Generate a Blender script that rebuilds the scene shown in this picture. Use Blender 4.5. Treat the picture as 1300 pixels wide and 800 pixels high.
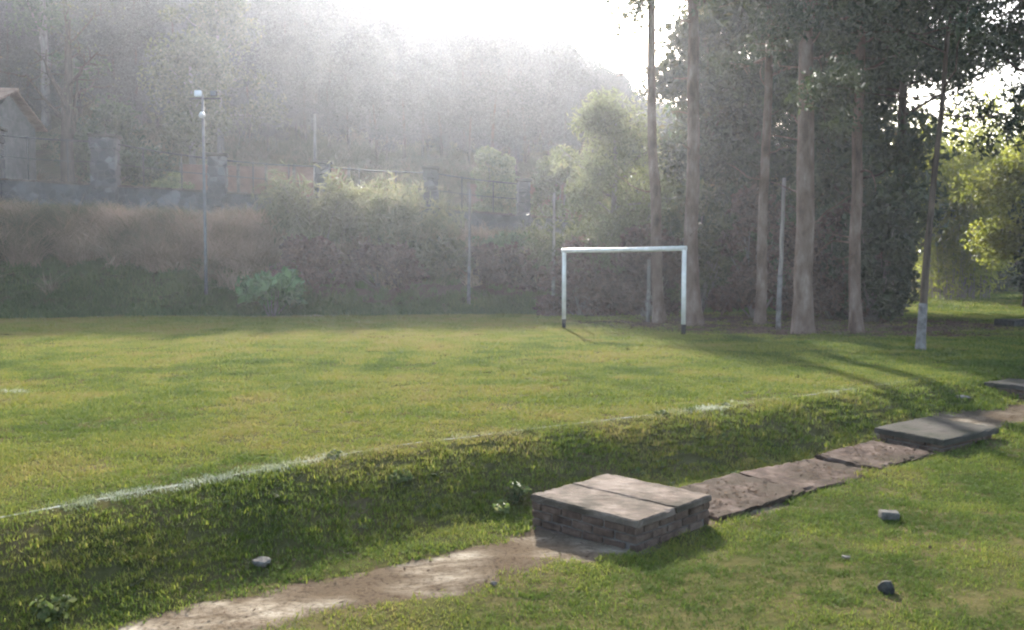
import bpy, math, random
import numpy as np
from mathutils import Vector

for o in list(bpy.data.objects):
    bpy.data.objects.remove(o)
SC = bpy.context.scene
COL = SC.collection
R = math.radians

# ------------------------------------------------------------------ camera, sky, sun, exposure
CAM_Z = 1.53
cam_d = bpy.data.cameras.new('camera')
cam_d.lens = 29.9; cam_d.sensor_width = 36.0
cam_d.clip_start = 0.05; cam_d.clip_end = 3000
cam = bpy.data.objects.new('camera', cam_d); COL.objects.link(cam)
cam.location = (0, 0, CAM_Z)
cam.rotation_euler = (R(90 - 2.9), 0, 0)
SC.camera = cam

SUN_EL, SUN_AZ = R(23.6), R(-3.0)            # azimuth measured from +Y towards +X
W = bpy.data.worlds.new('World'); SC.world = W; W.use_nodes = True
wn = W.node_tree.nodes; wl = W.node_tree.links
sky = wn.new('ShaderNodeTexSky'); sky.sky_type = 'NISHITA'; sky.sun_disc = False
sky.sun_elevation = SUN_EL; sky.sun_rotation = SUN_AZ
sky.air_density = 1.0; sky.dust_density = 3.0; sky.ozone_density = 1.0
bg = next(n for n in wn if n.type == 'BACKGROUND'); bg.inputs['Strength'].default_value = 0.15
wl.new(sky.outputs[0], bg.inputs['Color'])

sun_dir = Vector((math.sin(SUN_AZ) * math.cos(SUN_EL), math.cos(SUN_AZ) * math.cos(SUN_EL), math.sin(SUN_EL)))
sd = bpy.data.lights.new('sun', 'SUN'); sd.energy = 4.5; sd.angle = R(0.8); sd.color = (1.0, 0.955, 0.88)
so = bpy.data.objects.new('sun', sd); COL.objects.link(so)
so.rotation_euler = sun_dir.to_track_quat('Z', 'Y').to_euler()
so.location = (0, 0, 60)

vs = SC.view_settings
vs.view_transform = 'Standard'; vs.look = 'None'; vs.gamma = 1.0; vs.use_curve_mapping = False
vs.exposure = 2.2
cy = SC.cycles
cy.max_bounces = 5; cy.diffuse_bounces = 3; cy.glossy_bounces = 2; cy.transmission_bounces = 3
cy.volume_bounces = 0; cy.use_denoising = True
cy.pixel_filter_type = 'BLACKMAN_HARRIS'; cy.filter_width = 2.2
cy.sample_clamp_indirect = 6.0
cy.use_adaptive_sampling = True; cy.adaptive_threshold = 0.03; cy.use_light_tree = False

# ------------------------------------------------------------------ helpers: noise, meshes, objects
_NT = np.random.RandomState(7).rand(256, 256)
def vnoise(x, y):
    x = np.asarray(x, float); y = np.asarray(y, float)
    xi = np.floor(x).astype(int); yi = np.floor(y).astype(int)
    fx = x - xi; fy = y - yi
    fx = fx * fx * (3 - 2 * fx); fy = fy * fy * (3 - 2 * fy)
    a = _NT[xi % 256, yi % 256]; b = _NT[(xi + 1) % 256, yi % 256]
    c = _NT[xi % 256, (yi + 1) % 256]; d = _NT[(xi + 1) % 256, (yi + 1) % 256]
    return (a * (1 - fx) + b * fx) * (1 - fy) + (c * (1 - fx) + d * fx) * fy
def fbm(x, y, o=4):
    s = 0; a = 0.5; t = 0
    for k in range(o):
        s = s + a * vnoise(x * 2 ** k + 17.3 * k, y * 2 ** k - 9.1 * k); t += a; a *= 0.5
    return s / t
def sstep(a, b, x):
    t = np.clip((np.asarray(x, float) - a) / (b - a), 0, 1)
    return t * t * (3 - 2 * t)

def np_mesh(name, V, F, mat=None, smooth=False):
    """V (n,3), F list of int arrays with equal row width each"""
    me = bpy.data.meshes.new(name)
    V = np.asarray(V, np.float32)
    if not isinstance(F, list): F = [F]
    F = [np.asarray(f, np.int32) for f in F if len(f)]
    loops = np.concatenate([f.ravel() for f in F])
    tot = np.concatenate([np.full(len(f), f.shape[1], np.int32) for f in F])
    start = np.concatenate([[0], np.cumsum(tot)[:-1]]).astype(np.int32)
    me.vertices.add(len(V)); me.vertices.foreach_set('co', V.ravel())
    me.loops.add(len(loops)); me.loops.foreach_set('vertex_index', loops)
    me.polygons.add(len(tot)); me.polygons.foreach_set('loop_start', start)
    me.polygons.foreach_set('loop_total', tot)
    me.polygons.foreach_set('use_smooth', np.full(len(tot), bool(smooth)))
    me.update(calc_edges=True); me.validate()
    if mat: me.materials.append(mat)
    return me

class MB:
    """collects boxes, tubes and free faces into one mesh"""
    def __init__(s): s.v = []; s.f4 = []; s.f3 = []; s.n = 0
    def add(s, V, quads=(), tris=()):
        V = np.asarray(V, float)
        s.v.append(V)
        if len(quads): s.f4.append(np.asarray(quads) + s.n)
        if len(tris): s.f3.append(np.asarray(tris) + s.n)
        s.n += len(V)
    def box(s, c, size, rz=0.0, bev=0.0, jit=0.0, rng=None):
        """box with chamfered edges (24 verts) centred at c"""
        h = np.asarray(size, float) / 2
        b = min(bev, h.min() * 0.45)
        V = []; ids = {}
        for sx in (-1, 1):
            for sy in (-1, 1):
                for sz in (-1, 1):
                    if b > 0:
                        for ax in range(3):
                            p = np.array([sx, sy, sz]) * (h - b); p[ax] = (sx, sy, sz)[ax] * h[ax]
                            ids[(sx, sy, sz, ax)] = len(V); V.append(p)
                    else:
                        for ax in range(3): ids[(sx, sy, sz, ax)] = len(V)
                        V.append(np.array([sx, sy, sz]) * h)
        V = np.array(V)
        if jit and rng is not None: V = V + rng.uniform(-jit, jit, V.shape)
        Q = []; T = []
        for ax in range(3):
            a, c2 = [(1, 2), (0, 2), (0, 1)][ax]
            for sg in (-1, 1):
                q = []
                for (p, r) in ((-1, -1), (1, -1), (1, 1), (-1, 1)):
                    k = [0, 0, 0]; k[ax] = sg; k[a] = p; k[c2] = r
                    q.append(ids[(*k, ax)])
                if (sg > 0) == (ax == 1): q = q[::-1]
                Q.append(q)
        if b > 0:
            for ax in range(3):                      # edge along ax
                a, c2 = [(1, 2), (0, 2), (0, 1)][ax]
                for p in (-1, 1):
                    for r in (-1, 1):
                        k0 = [0, 0, 0]; k0[ax] = -1; k0[a] = p; k0[c2] = r
                        k1 = list(k0); k1[ax] = 1
                        q = [ids[(*k0, a)], ids[(*k1, a)], ids[(*k1, c2)], ids[(*k0, c2)]]
                        if (p * r > 0) == (ax != 1): q = q[::-1]
                        Q.append(q)
            for sx in (-1, 1):
                for sy in (-1, 1):
                    for sz in (-1, 1):
                        t = [ids[(sx, sy, sz, 0)], ids[(sx, sy, sz, 1)], ids[(sx, sy, sz, 2)]]
                        if sx * sy * sz < 0: t = t[::-1]
                        T.append(t)
        ca, sa = math.cos(rz), math.sin(rz)
        V = np.stack([V[:, 0] * ca - V[:, 1] * sa, V[:, 0] * sa + V[:, 1] * ca, V[:, 2]], 1) + np.asarray(c, float)
        s.add(V, Q, T)
    def tube(s, pts, rad, seg=8, cap=True, jit=0.0, rng=None):
        pts = np.asarray(pts, float); n = len(pts)
        rad = np.full(n, rad) if np.isscalar(rad) else np.asarray(rad, float)
        d = np.gradient(pts, axis=0); d /= np.linalg.norm(d, axis=1)[:, None] + 1e-9
        ref = np.array([1.0, 0, 0]) if abs(d[:, 0]).mean() < 0.8 else np.array([0, 1.0, 0])
        u = np.cross(d, ref); u /= np.linalg.norm(u, axis=1)[:, None] + 1e-9
        w = np.cross(d, u)
        a = np.linspace(0, 2 * math.pi, seg, endpoint=False)
        ring = (u[:, None, :] * np.cos(a)[None, :, None] + w[:, None, :] * np.sin(a)[None, :, None])
        rr = rad[:, None] * (1 + (rng.uniform(-jit, jit, (n, seg)) if jit and rng is not None else 0))
        V = pts[:, None, :] + ring * rr[:, :, None]
        V = V.reshape(-1, 3)
        i = np.arange(n - 1)[:, None] * seg; j = np.arange(seg)[None, :]; k = (j + 1) % seg
        Q = np.stack([i + j, i + seg + j, i + seg + k, i + k], -1).reshape(-1, 4)
        T = []
        if cap:
            V = np.vstack([V, pts[0], pts[-1]])
            for q in range(seg):
                T.append([n * seg, q, (q + 1) % seg]); T.append([n * seg + 1, (n - 1) * seg + (q + 1) % seg, (n - 1) * seg + q])
        s.add(V, Q, T)
    def mesh(s, name, mat, smooth=False):
        F = []
        if s.f4: F.append(np.vstack(s.f4))
        if s.f3: F.append(np.vstack(s.f3))
        return np_mesh(name, np.vstack(s.v), F, mat, smooth)
    def build(s, name, mat, parent=None, smooth=False):
        return link(name, s.mesh(name, mat, smooth), parent)

def link(name, data, parent=None, loc=None):
    o = bpy.data.objects.new(name, data); COL.objects.link(o)
    if parent is not None: o.parent = parent
    if loc is not None: o.location = loc
    return o
def tag(o, label=None, cat=None, group=None, kind=None):
    if label: o['label'] = label
    if cat: o['category'] = cat
    if group: o['group'] = group
    if kind: o['kind'] = kind
    return o
def thing(name, label, cat, loc=(0, 0, 0), rz=0, group=None):
    o = link(name, None, None, loc); o.rotation_euler = (0, 0, rz); o.empty_display_size = 0.2
    return tag(o, label, cat, group)

# ------------------------------------------------------------------ materials
def mat_new(name):
    m = bpy.data.materials.new(name); m.use_nodes = True
    nt = m.node_tree; nt.nodes.clear()
    out = nt.nodes.new('ShaderNodeOutputMaterial')
    return m, nt, nt.nodes, nt.links, out
def noise_node(n, l, vec, scale, detail=4, rough=0.6):
    t = n.new('ShaderNodeTexNoise'); t.inputs['Scale'].default_value = scale
    t.inputs['Detail'].default_value = detail; t.inputs['Roughness'].default_value = rough
    if vec is not None: l.new(vec, t.inputs['Vector'])
    return t
def ramp(n, l, fac, stops):
    r = n.new('ShaderNodeValToRGB')
    e = r.color_ramp.elements
    while len(e) < len(stops): e.new(0.5)
    for i, (p, c) in enumerate(stops):
        e[i].position = p; e[i].color = (*c, 1) if len(c) == 3 else c
    l.new(fac, r.inputs['Fac']); return r
def mixc(n, l, fac, a, b):
    m = n.new('ShaderNodeMix'); m.data_type = 'RGBA'
    for sock, v in ((m.inputs['Factor'], fac), (m.inputs['A'] if False else m.inputs[6], a), (m.inputs[7], b)):
        if isinstance(v, (tuple, list)): sock.default_value = (*v, 1) if len(v) == 3 else v
        elif isinstance(v, (int, float)): sock.default_value = v
        else: l.new(v, sock)
    return m.outputs[2]
def leaf_mat(name, dark, light, dry=None, transl=0.4, scale=1.2):
    m, nt, n, l, out = mat_new(name)
    g = n.new('ShaderNodeNewGeometry'); oi = n.new('ShaderNodeObjectInfo')
    t = noise_node(n, l, g.outputs['Position'], scale, 3)
    ad = n.new('ShaderNodeMath'); ad.operation = 'ADD'; l.new(t.outputs['Fac'], ad.inputs[0])
    mu = n.new('ShaderNodeMath'); mu.operation = 'MULTIPLY_ADD'; l.new(g.outputs['Random Per Island'], mu.inputs[0])
    mu.inputs[1].default_value = 0.5; mu.inputs[2].default_value = -0.25; l.new(mu.outputs[0], ad.inputs[1])
    stops = [(0.25, dark), (0.72, light)]
    if dry: stops.append((0.95, dry))
    c = ramp(n, l, ad.outputs[0], stops)
    hs = n.new('ShaderNodeHueSaturation'); l.new(c.outputs[0], hs.inputs['Color'])
    mv = n.new('ShaderNodeMath'); mv.operation = 'MULTIPLY_ADD'; l.new(oi.outputs['Random'], mv.inputs[0])
    mv.inputs[1].default_value = 0.7; mv.inputs[2].default_value = 0.65; l.new(mv.outputs[0], hs.inputs['Value'])
    p = n.new('ShaderNodeBsdfPrincipled'); l.new(hs.outputs[0], p.inputs['Base Color'])
    p.inputs['Roughness'].default_value = 0.55; p.inputs['Specular IOR Level'].default_value = 0.25
    tr = n.new('ShaderNodeBsdfTranslucent'); l.new(hs.outputs[0], tr.inputs['Color'])
    mx = n.new('ShaderNodeMixShader'); mx.inputs[0].default_value = transl
    l.new(p.outputs[0], mx.inputs[1]); l.new(tr.outputs[0], mx.inputs[2]); l.new(mx.outputs[0], out.inputs['Surface'])
    return m
def rough_mat(name, stops, scale=3, stretch=(1, 1, 1), rough=0.9, bump=0.3, detail=6, bscale=None, spec=0.03, stain=None):
    m, nt, n, l, out = mat_new(name)
    tc = n.new('ShaderNodeTexCoord'); oi = n.new('ShaderNodeObjectInfo')
    mp = n.new('ShaderNodeMapping'); mp.inputs['Scale'].default_value = stretch
    ad = n.new('ShaderNodeVectorMath'); ad.operation = 'ADD'
    l.new(tc.outputs['Object'], ad.inputs[0])
    ml = n.new('ShaderNodeMath'); ml.operation = 'MULTIPLY'; ml.inputs[1].default_value = 40
    l.new(oi.outputs['Random'], ml.inputs[0]); l.new(ml.outputs[0], ad.inputs[1])
    l.new(ad.outputs[0], mp.inputs['Vector'])
    t = noise_node(n, l, mp.outputs[0], scale, detail, 0.65)
    c = ramp(n, l, t.outputs['Fac'], stops)
    p = n.new('ShaderNodeBsdfPrincipled')
    if stain:
        t3 = noise_node(n, l, ad.outputs[0], stain[0], 7, 0.7)
        sr = ramp(n, l, t3.outputs['Fac'], [(0.40, (0, 0, 0)), (0.62, (1, 1, 1))])
        l.new(mixc(n, l, sr.outputs[0], c.outputs[0], stain[1]), p.inputs['Base Color'])
    else: l.new(c.outputs[0], p.inputs['Base Color'])
    p.inputs['Roughness'].default_value = rough; p.inputs['Specular IOR Level'].default_value = spec
    b = n.new('ShaderNodeBump'); b.inputs['Strength'].default_value = bump; b.inputs['Distance'].default_value = 0.02
    t2 = noise_node(n, l, mp.outputs[0], bscale or scale * 4, 5, 0.7)
    l.new(t2.outputs['Fac'], b.inputs['Height']); l.new(b.outputs[0], p.inputs['Normal'])
    l.new(p.outputs[0], out.inputs['Surface'])
    return m

M = {}
M['bark_pale'] = rough_mat('bark_pale', [(0.28, (0.045, 0.028, 0.02)), (0.46, (0.115, 0.075, 0.056)), (0.6, (0.18, 0.128, 0.10)), (0.78, (0.30, 0.23, 0.185))], 1.9, (2.0, 2.0, 0.75), bump=0.9, detail=10)
M['bark_dark'] = rough_mat('bark_dark', [(0.3, (0.03, 0.022, 0.016)), (0.7, (0.11, 0.08, 0.06))], 3, (3, 3, 0.6), bump=0.7)
M['bark_grey'] = rough_mat('bark_grey', [(0.3, (0.09, 0.075, 0.065)), (0.7, (0.24, 0.21, 0.19))], 3, (3, 3, 0.6), bump=0.5)
M['white_paint'] = rough_mat('white_paint', [(0.28, (0.30, 0.24, 0.18)), (0.42, (0.66, 0.63, 0.58)), (0.8, (0.80, 0.79, 0.76))], 5, stain=(1.6, (0.48, 0.45, 0.39)), rough=0.55, bump=0.15, spec=0.4)
M['post_white'] = rough_mat('post_white', [(0.3, (0.07, 0.06, 0.052)), (0.5, (0.17, 0.152, 0.138)), (0.8, (0.30, 0.28, 0.26))], 5, rough=0.8, bump=0.3)
M['post_wood'] = rough_mat('post_wood', [(0.3, (0.12, 0.10, 0.085)), (0.7, (0.30, 0.26, 0.23))], 4, (4, 4, 0.5), bump=0.5)
M['black_paint'] = rough_mat('black_paint', [(0.3, (0.012, 0.012, 0.012)), (0.7, (0.04, 0.035, 0.03))], 8, rough=0.6, bump=0.2)
M['concrete'] = rough_mat('concrete', [(0.25, (0.05, 0.036, 0.027)), (0.42, (0.12, 0.09, 0.07)), (0.58, (0.18, 0.142, 0.113)), (0.78, (0.27, 0.225, 0.185))], 4.0, detail=10, stain=(2.2, (0.055, 0.045, 0.033)), bump=0.5, bscale=40)
M['concrete_dark'] = rough_mat('concrete_dark', [(0.25, (0.03, 0.027, 0.022)), (0.5, (0.07, 0.06, 0.05)), (0.8, (0.13, 0.115, 0.10))], 5, stain=(2.5, (0.03, 0.03, 0.02)), bump=0.5, bscale=30)
M['slab'] = rough_mat('slab', [(0.25, (0.02, 0.014, 0.01)), (0.45, (0.05, 0.033, 0.025)), (0.58, (0.10, 0.07, 0.055)), (0.75, (0.17, 0.135, 0.11))], 5.0, detail=10, stain=(2.6, (0.035, 0.025, 0.016)), bump=0.5, bscale=35)
M['brick'] = rough_mat('brick', [(0.25, (0.035, 0.024, 0.018)), (0.5, (0.095, 0.062, 0.046)), (0.8, (0.18, 0.135, 0.105))], 7, bump=0.7, bscale=40)
M['mortar'] = rough_mat('mortar', [(0.3, (0.05, 0.045, 0.04)), (0.7, (0.17, 0.15, 0.135))], 9, bump=0.6)
M['stone_pale'] = rough_mat('stone_pale', [(0.3, (0.06, 0.052, 0.044)), (0.7, (0.165, 0.15, 0.13))], 20, bump=0.5)
M['stone_dark'] = rough_mat('stone_dark', [(0.3, (0.02, 0.02, 0.018)), (0.7, (0.08, 0.075, 0.065))], 20, bump=0.5)
M['metal_grey'] = rough_mat('metal_grey', [(0.3, (0.09, 0.09, 0.09)), (0.7, (0.16, 0.16, 0.16))], 6, rough=0.5, bump=0.1)
M['metal_dark'] = rough_mat('metal_dark', [(0.3, (0.03, 0.03, 0.03)), (0.7, (0.09, 0.085, 0.08))], 6, rough=0.6, bump=0.1)
M['plaster'] = rough_mat('plaster', [(0.3, (0.16, 0.145, 0.125)), (0.7, (0.28, 0.255, 0.225))], 2, bump=0.2)
M['white_wall'] = rough_mat('white_wall', [(0.3, (0.55, 0.56, 0.58)), (0.7, (0.74, 0.75, 0.77))], 2, bump=0.1)
M['roof_tile'] = rough_mat('roof_tile', [(0.3, (0.20, 0.12, 0.08)), (0.7, (0.42, 0.29, 0.21))], 3, bump=0.4)
M['clay_wall'] = rough_mat('clay_wall', [(0.25, (0.08, 0.045, 0.032)), (0.5, (0.17, 0.09, 0.062)), (0.8, (0.24, 0.15, 0.11))], 1.6, bump=0.5)

def glass_mat():
    m, nt, n, l, out = mat_new('window_glass')
    p = n.new('ShaderNodeBsdfPrincipled'); p.inputs['Base Color'].default_value = (0.03, 0.035, 0.04, 1)
    p.inputs['Roughness'].default_value = 0.08; l.new(p.outputs[0], out.inputs['Surface']); return m
M['glass'] = glass_mat()

def masonry_mat():
    m, nt, n, l, out = mat_new('rubble_masonry')
    tc = n.new('ShaderNodeTexCoord')
    v = n.new('ShaderNodeTexVoronoi'); v.feature = 'DISTANCE_TO_EDGE'; v.inputs['Scale'].default_value = 3.2
    v2 = n.new('ShaderNodeTexVoronoi'); v2.inputs['Scale'].default_value = 3.2
    for q in (v, v2): l.new(tc.outputs['Object'], q.inputs['Vector'])
    sep = n.new('ShaderNodeSeparateColor'); l.new(v2.outputs['Color'], sep.inputs[0])
    c = ramp(n, l, sep.outputs[0], [(0.0, (0.02, 0.02, 0.024)), (0.6, (0.06, 0.058, 0.064)), (1.0, (0.2, 0.195, 0.2))])
    j = ramp(n, l, v.outputs['Distance'], [(0.0, (0, 0, 0)), (0.09, (1, 1, 1))])
    jm = mixc(n, l, j.outputs[0], (0.085, 0.083, 0.086), c.outputs[0])
    t = noise_node(n, l, tc.outputs['Object'], 1.4, 5)
    mm = mixc(n, l, t.outputs['Fac'], jm, (0.05, 0.052, 0.045))
    p = n.new('ShaderNodeBsdfPrincipled'); l.new(mm, p.inputs['Base Color']); p.inputs['Roughness'].default_value = 0.9
    b = n.new('ShaderNodeBump'); b.inputs['Strength'].default_value = 0.8; b.inputs['Distance'].default_value = 0.05
    l.new(j.outputs[0], b.inputs['Height']); l.new(b.outputs[0], p.inputs['Normal'])
    l.new(p.outputs[0], out.inputs['Surface']); return m
M['masonry'] = masonry_mat()

M['litter'] = rough_mat('litter', [(0.3, (0.03, 0.02, 0.014)), (0.7, (0.11, 0.075, 0.05))], 9, bump=0, spec=0.0)
M['leaf_dark'] = leaf_mat('leaf_dark', (0.018, 0.03, 0.014), (0.06, 0.075, 0.032), transl=0.3)
M['leaf_olive'] = leaf_mat('leaf_olive', (0.035, 0.045, 0.02), (0.10, 0.105, 0.045), (0.16, 0.12, 0.06), transl=0.35)
M['leaf_brown'] = leaf_mat('leaf_brown', (0.05, 0.03, 0.022), (0.14, 0.082, 0.06), (0.19, 0.115, 0.08), transl=0.3)
M['leaf_mid'] = leaf_mat('leaf_mid', (0.03, 0.055, 0.025), (0.085, 0.125, 0.05), transl=0.35)
M['leaf_broad'] = leaf_mat('leaf_broad', (0.04, 0.085, 0.03), (0.10, 0.18, 0.065), transl=0.25, scale=3)
M['leaf_pale'] = leaf_mat('leaf_pale', (0.08, 0.095, 0.04), (0.19, 0.20, 0.09), (0.26, 0.22, 0.12), transl=0.45)
M['leaf_cane'] = leaf_mat('leaf_cane', (0.12, 0.13, 0.06), (0.26, 0.25, 0.13), (0.34, 0.28, 0.17), transl=0.45)
M['leaf_yellow'] = leaf_mat('leaf_yellow', (0.16, 0.19, 0.03), (0.34, 0.36, 0.06), (0.42, 0.38, 0.08), transl=0.6)
M['leaf_hill'] = leaf_mat('leaf_hill', (0.028, 0.032, 0.024), (0.048, 0.052, 0.036), (0.07, 0.058, 0.045), transl=0.0, scale=0.12)
M['leaf_weed'] = leaf_mat('leaf_weed', (0.05, 0.075, 0.02), (0.12, 0.14, 0.045), (0.24, 0.19, 0.09), transl=0.4, scale=6)

def grass_mat(name, green, dry, dead, transl=0.4):
    m, nt, n, l, out = mat_new(name)
    a = n.new('ShaderNodeAttribute'); a.attribute_type = 'INSTANCER'; a.attribute_name = 'dry'
    b = n.new('ShaderNodeAttribute'); b.attribute_type = 'INSTANCER'; b.attribute_name = 'paint'
    g = n.new('ShaderNodeNewGeometry')
    mu = n.new('ShaderNodeMath'); mu.operation = 'MULTIPLY_ADD'; l.new(g.outputs['Random Per Island'], mu.inputs[0])
    mu.inputs[1].default_value = 0.5; mu.inputs[2].default_value = -0.25
    ad = n.new('ShaderNodeMath'); ad.operation = 'ADD'; l.new(a.outputs['Fac'], ad.inputs[0]); l.new(mu.outputs[0], ad.inputs[1])
    c = ramp(n, l, ad.outputs[0], [(0.0, tuple(x * 0.62 for x in green)), (0.35, green), (0.7, dry), (1.0, dead)])
    pc = mixc(n, l, b.outputs['Fac'], c.outputs[0], (0.78, 0.78, 0.75))
    p = n.new('ShaderNodeBsdfPrincipled'); l.new(pc, p.inputs['Base Color'])
    p.inputs['Roughness'].default_value = 0.75; p.inputs['Specular IOR Level'].default_value = 0.04
    tr = n.new('ShaderNodeBsdfTranslucent'); l.new(pc, tr.inputs['Color'])
    mx = n.new('ShaderNodeMixShader'); mx.inputs[0].default_value = transl
    l.new(p.outputs[0], mx.inputs[1]); l.new(tr.outputs[0], mx.inputs[2]); l.new(mx.outputs[0], out.inputs['Surface'])
    return m
M['lawn_blade'] = grass_mat('lawn_blade', (0.075, 0.115, 0.022), (0.18, 0.198, 0.034), (0.225, 0.18, 0.062))
M['bank_blade'] = grass_mat('bank_blade', (0.085, 0.14, 0.04), (0.17, 0.19, 0.06), (0.24, 0.18, 0.09))
M['dry_blade'] = grass_mat('dry_blade', (0.13, 0.13, 0.06), (0.36, 0.26, 0.17), (0.54, 0.39, 0.28), transl=0.3)

# ------------------------------------------------------------------ terrain
T0 = np.array([-0.84, 7.58]); TU = np.array([0.791, 0.612]); TN = np.array([0.612, -0.791])
def uv(x, y):
    dx = np.asarray(x) - T0[0]; dy = np.asarray(y) - T0[1]
    return dx * TU[0] + dy * TU[1], dx * TN[0] + dy * TN[1]
def xy(u, v):
    return T0[0] + u * TU[0] + v * TN[0], T0[1] + u * TU[1] + v * TN[1]
def line_v(u): return np.interp(u, [-9, -3.16, -1.02, 0, 3.46, 4.97, 7.55, 14, 40], [1.3, .40, .09, 0, .32, .41, .51, .6, .6])
def bank_h(u): return np.interp(u, [-10, 4, 9, 14, 30], [.46, .43, .24, .12, .1])
def yb(x): return 30.0 + 0.17 * (np.asarray(x, float) + 2.5)
def bank_A(x): return np.interp(x, [-60, -21, -10.5, -1.7, 4, 10, 16], [4.6, 4.1, 3.75, 3.1, 2.6, 1.2, 0.1])
RIDGE_Y = 115.0
def ridge_z(x):
    return np.interp(x, [-260, -120, -70, -32, -23.4, -18, -9.6, -1, 7.5, 13.8, 21, 40, 60, 120, 260],
                        [36, 38, 38, 36.8, 34.6, 32.2, 29.0, 27.2, 24.2, 19, 15, 10, 8, 9, 14])
def ground_z(x, y):
    x = np.asarray(x, float); y = np.asarray(y, float)
    u, v = uv(x, y)
    lv = line_v(u)
    low = sstep(-0.02, 1.16, v - lv + 0.16 * (fbm(u * 0.9, v * 0.9) - 0.5)) * (y < 40)
    z = -bank_h(u) * low
    z = z + np.clip(v - 2.6, 0, 5) * 0.05 * (y < 40)
    z = z + 0.10 * (fbm(x * 0.25, y * 0.25) - 0.5) + 0.05 * low * (fbm(x * 1.1 + 5, y * 1.1) - 0.5)
    s = y - yb(x)
    A = bank_A(x)
    z = z + A * (0.42 * sstep(0, 3.2, s) + 0.58 * sstep(2.2, 7.0, s)) + 0.35 * sstep(0.5, 3, s) * (fbm(x * 0.5, y * 0.5) - 0.5)
    hs = np.interp(x, [-40, 5, 20, 60], [46, 48, 66, 70])
    t = np.clip((y - hs) / (RIDGE_Y - hs), 0, 1)
    zr = ridge_z(x)
    z = z + (zr - A) * (t ** 0.92) * (y <= RIDGE_Y) + (y > RIDGE_Y) * (zr - A - 0.25 * (y - RIDGE_Y))
    z = z + 2.2 * sstep(52, 80, y) * (fbm(x * 0.05, y * 0.05) - 0.5)
    z = z - 0.022 * path_mask(x, y) * (y < 20)
    return z
def gz(x, y): return float(ground_z(x, y))
PATH_V = 1.86
def path_mask(x, y):
    """1 on bare dirt, 0 on grass"""
    u, v = uv(x, y)
    hw = np.interp(u, [-8, -2.2, -0.6, 0.4, 1.3, 5.2, 7, 10, 14], [.40, .38, .44, .50, .42, .40, .50, .62, .5])
    e = np.abs(v - PATH_V - 0.10 * np.sin(u * 0.8)) / hw + 1.25 * (fbm(u * 2.0 + 3, v * 2.6, 5) - 0.5)
    return 1 - sstep(0.62, 1.2, e)
def grove_mask(x, y):
    """leaf litter under the tall trees"""
    d = (np.asarray(x) - 8.5) / 6.5, (np.asarray(y) - 25.2) / 5.9
    return 1 - sstep(0.75, 1.1, np.sqrt(d[0] ** 2 + d[1] ** 2) + 0.5 * (fbm(np.asarray(x) * 0.6, np.asarray(y) * 0.6) - 0.5))

gx = np.concatenate([np.linspace(-230, -60, 26), np.linspace(-56, -22, 24), np.linspace(-21, -6.3, 50), np.arange(-6, 10, 0.08),
                     np.linspace(10.3, 24, 48), np.linspace(26, 60, 22), np.linspace(66, 230, 26)])
gy = np.concatenate([np.linspace(-40, 2, 18), np.arange(2.4, 16, 0.08), np.linspace(16.3, 48, 60), np.linspace(50, 114, 50), np.linspace(117, 170, 10)])
GX, GY = np.meshgrid(gx, gy, indexing='ij')
GZ = ground_z(GX, GY)
V = np.stack([GX, GY, GZ], -1).reshape(-1, 3)
ni, nj = GX.shape
I = np.arange(ni - 1)[:, None] * nj + np.arange(nj - 1)[None, :]
Q = np.stack([I, I + nj, I + nj + 1, I + 1], -1).reshape(-1, 4)

def ground_mat():
    m, nt, n, l, out = mat_new('soil_and_turf')
    g = n.new('ShaderNodeNewGeometry')
    a = n.new('ShaderNodeAttribute'); a.attribute_name = 'litter'
    t1 = noise_node(n, l, g.outputs['Position'], 1.3, 5); t2 = noise_node(n, l, g.outputs['Position'], 14, 5, 0.7)
    turf = ramp(n, l, t1.outputs['Fac'], [(0.3, (0.035, 0.042, 0.014)), (0.55, (0.07, 0.062, 0.026)), (0.75, (0.095, 0.07, 0.04))])
    lit = ramp(n, l, t2.outputs['Fac'], [(0.3, (0.045, 0.03, 0.02)), (0.7, (0.15, 0.10, 0.075))])
    c = mixc(n, l, a.outputs['Fac'], turf.outputs[0], lit.outputs[0])
    p = n.new('ShaderNodeBsdfPrincipled'); l.new(c, p.inputs['Base Color']); p.inputs['Roughness'].default_value = 0.95; p.inputs['Specular IOR Level'].default_value = 0.0
    b = n.new('ShaderNodeBump'); b.inputs['Strength'].default_value = 0.7; b.inputs['Distance'].default_value = 0.04
    l.new(t2.outputs['Fac'], b.inputs['Height']); l.new(b.outputs[0], p.inputs['Normal'])
    l.new(p.outputs[0], out.inputs['Surface']); return m
gme = np_mesh('ground', V, Q, ground_mat(), True)
at_ = gme.attributes.new('litter', 'FLOAT', 'POINT')
S_ = GY - yb(GX)
earth = sstep(7.5, 10, S_) * (1 - sstep(60, 75, GY)) * sstep(0.3, 0.6, fbm(GX * 0.2, GY * 0.2))
brown = sstep(0.3, 1.5, S_) * (1 - sstep(6.5, 7.5, S_)) * sstep(-12, -8, GX)
lit_ = np.clip(np.maximum.reduce([grove_mask(GX, GY), earth, brown * 0.9]), 0, 1)
at_.data.foreach_set('value', lit_.ravel().astype(np.float32))
tag(link('ground', gme), kind='structure')

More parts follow.
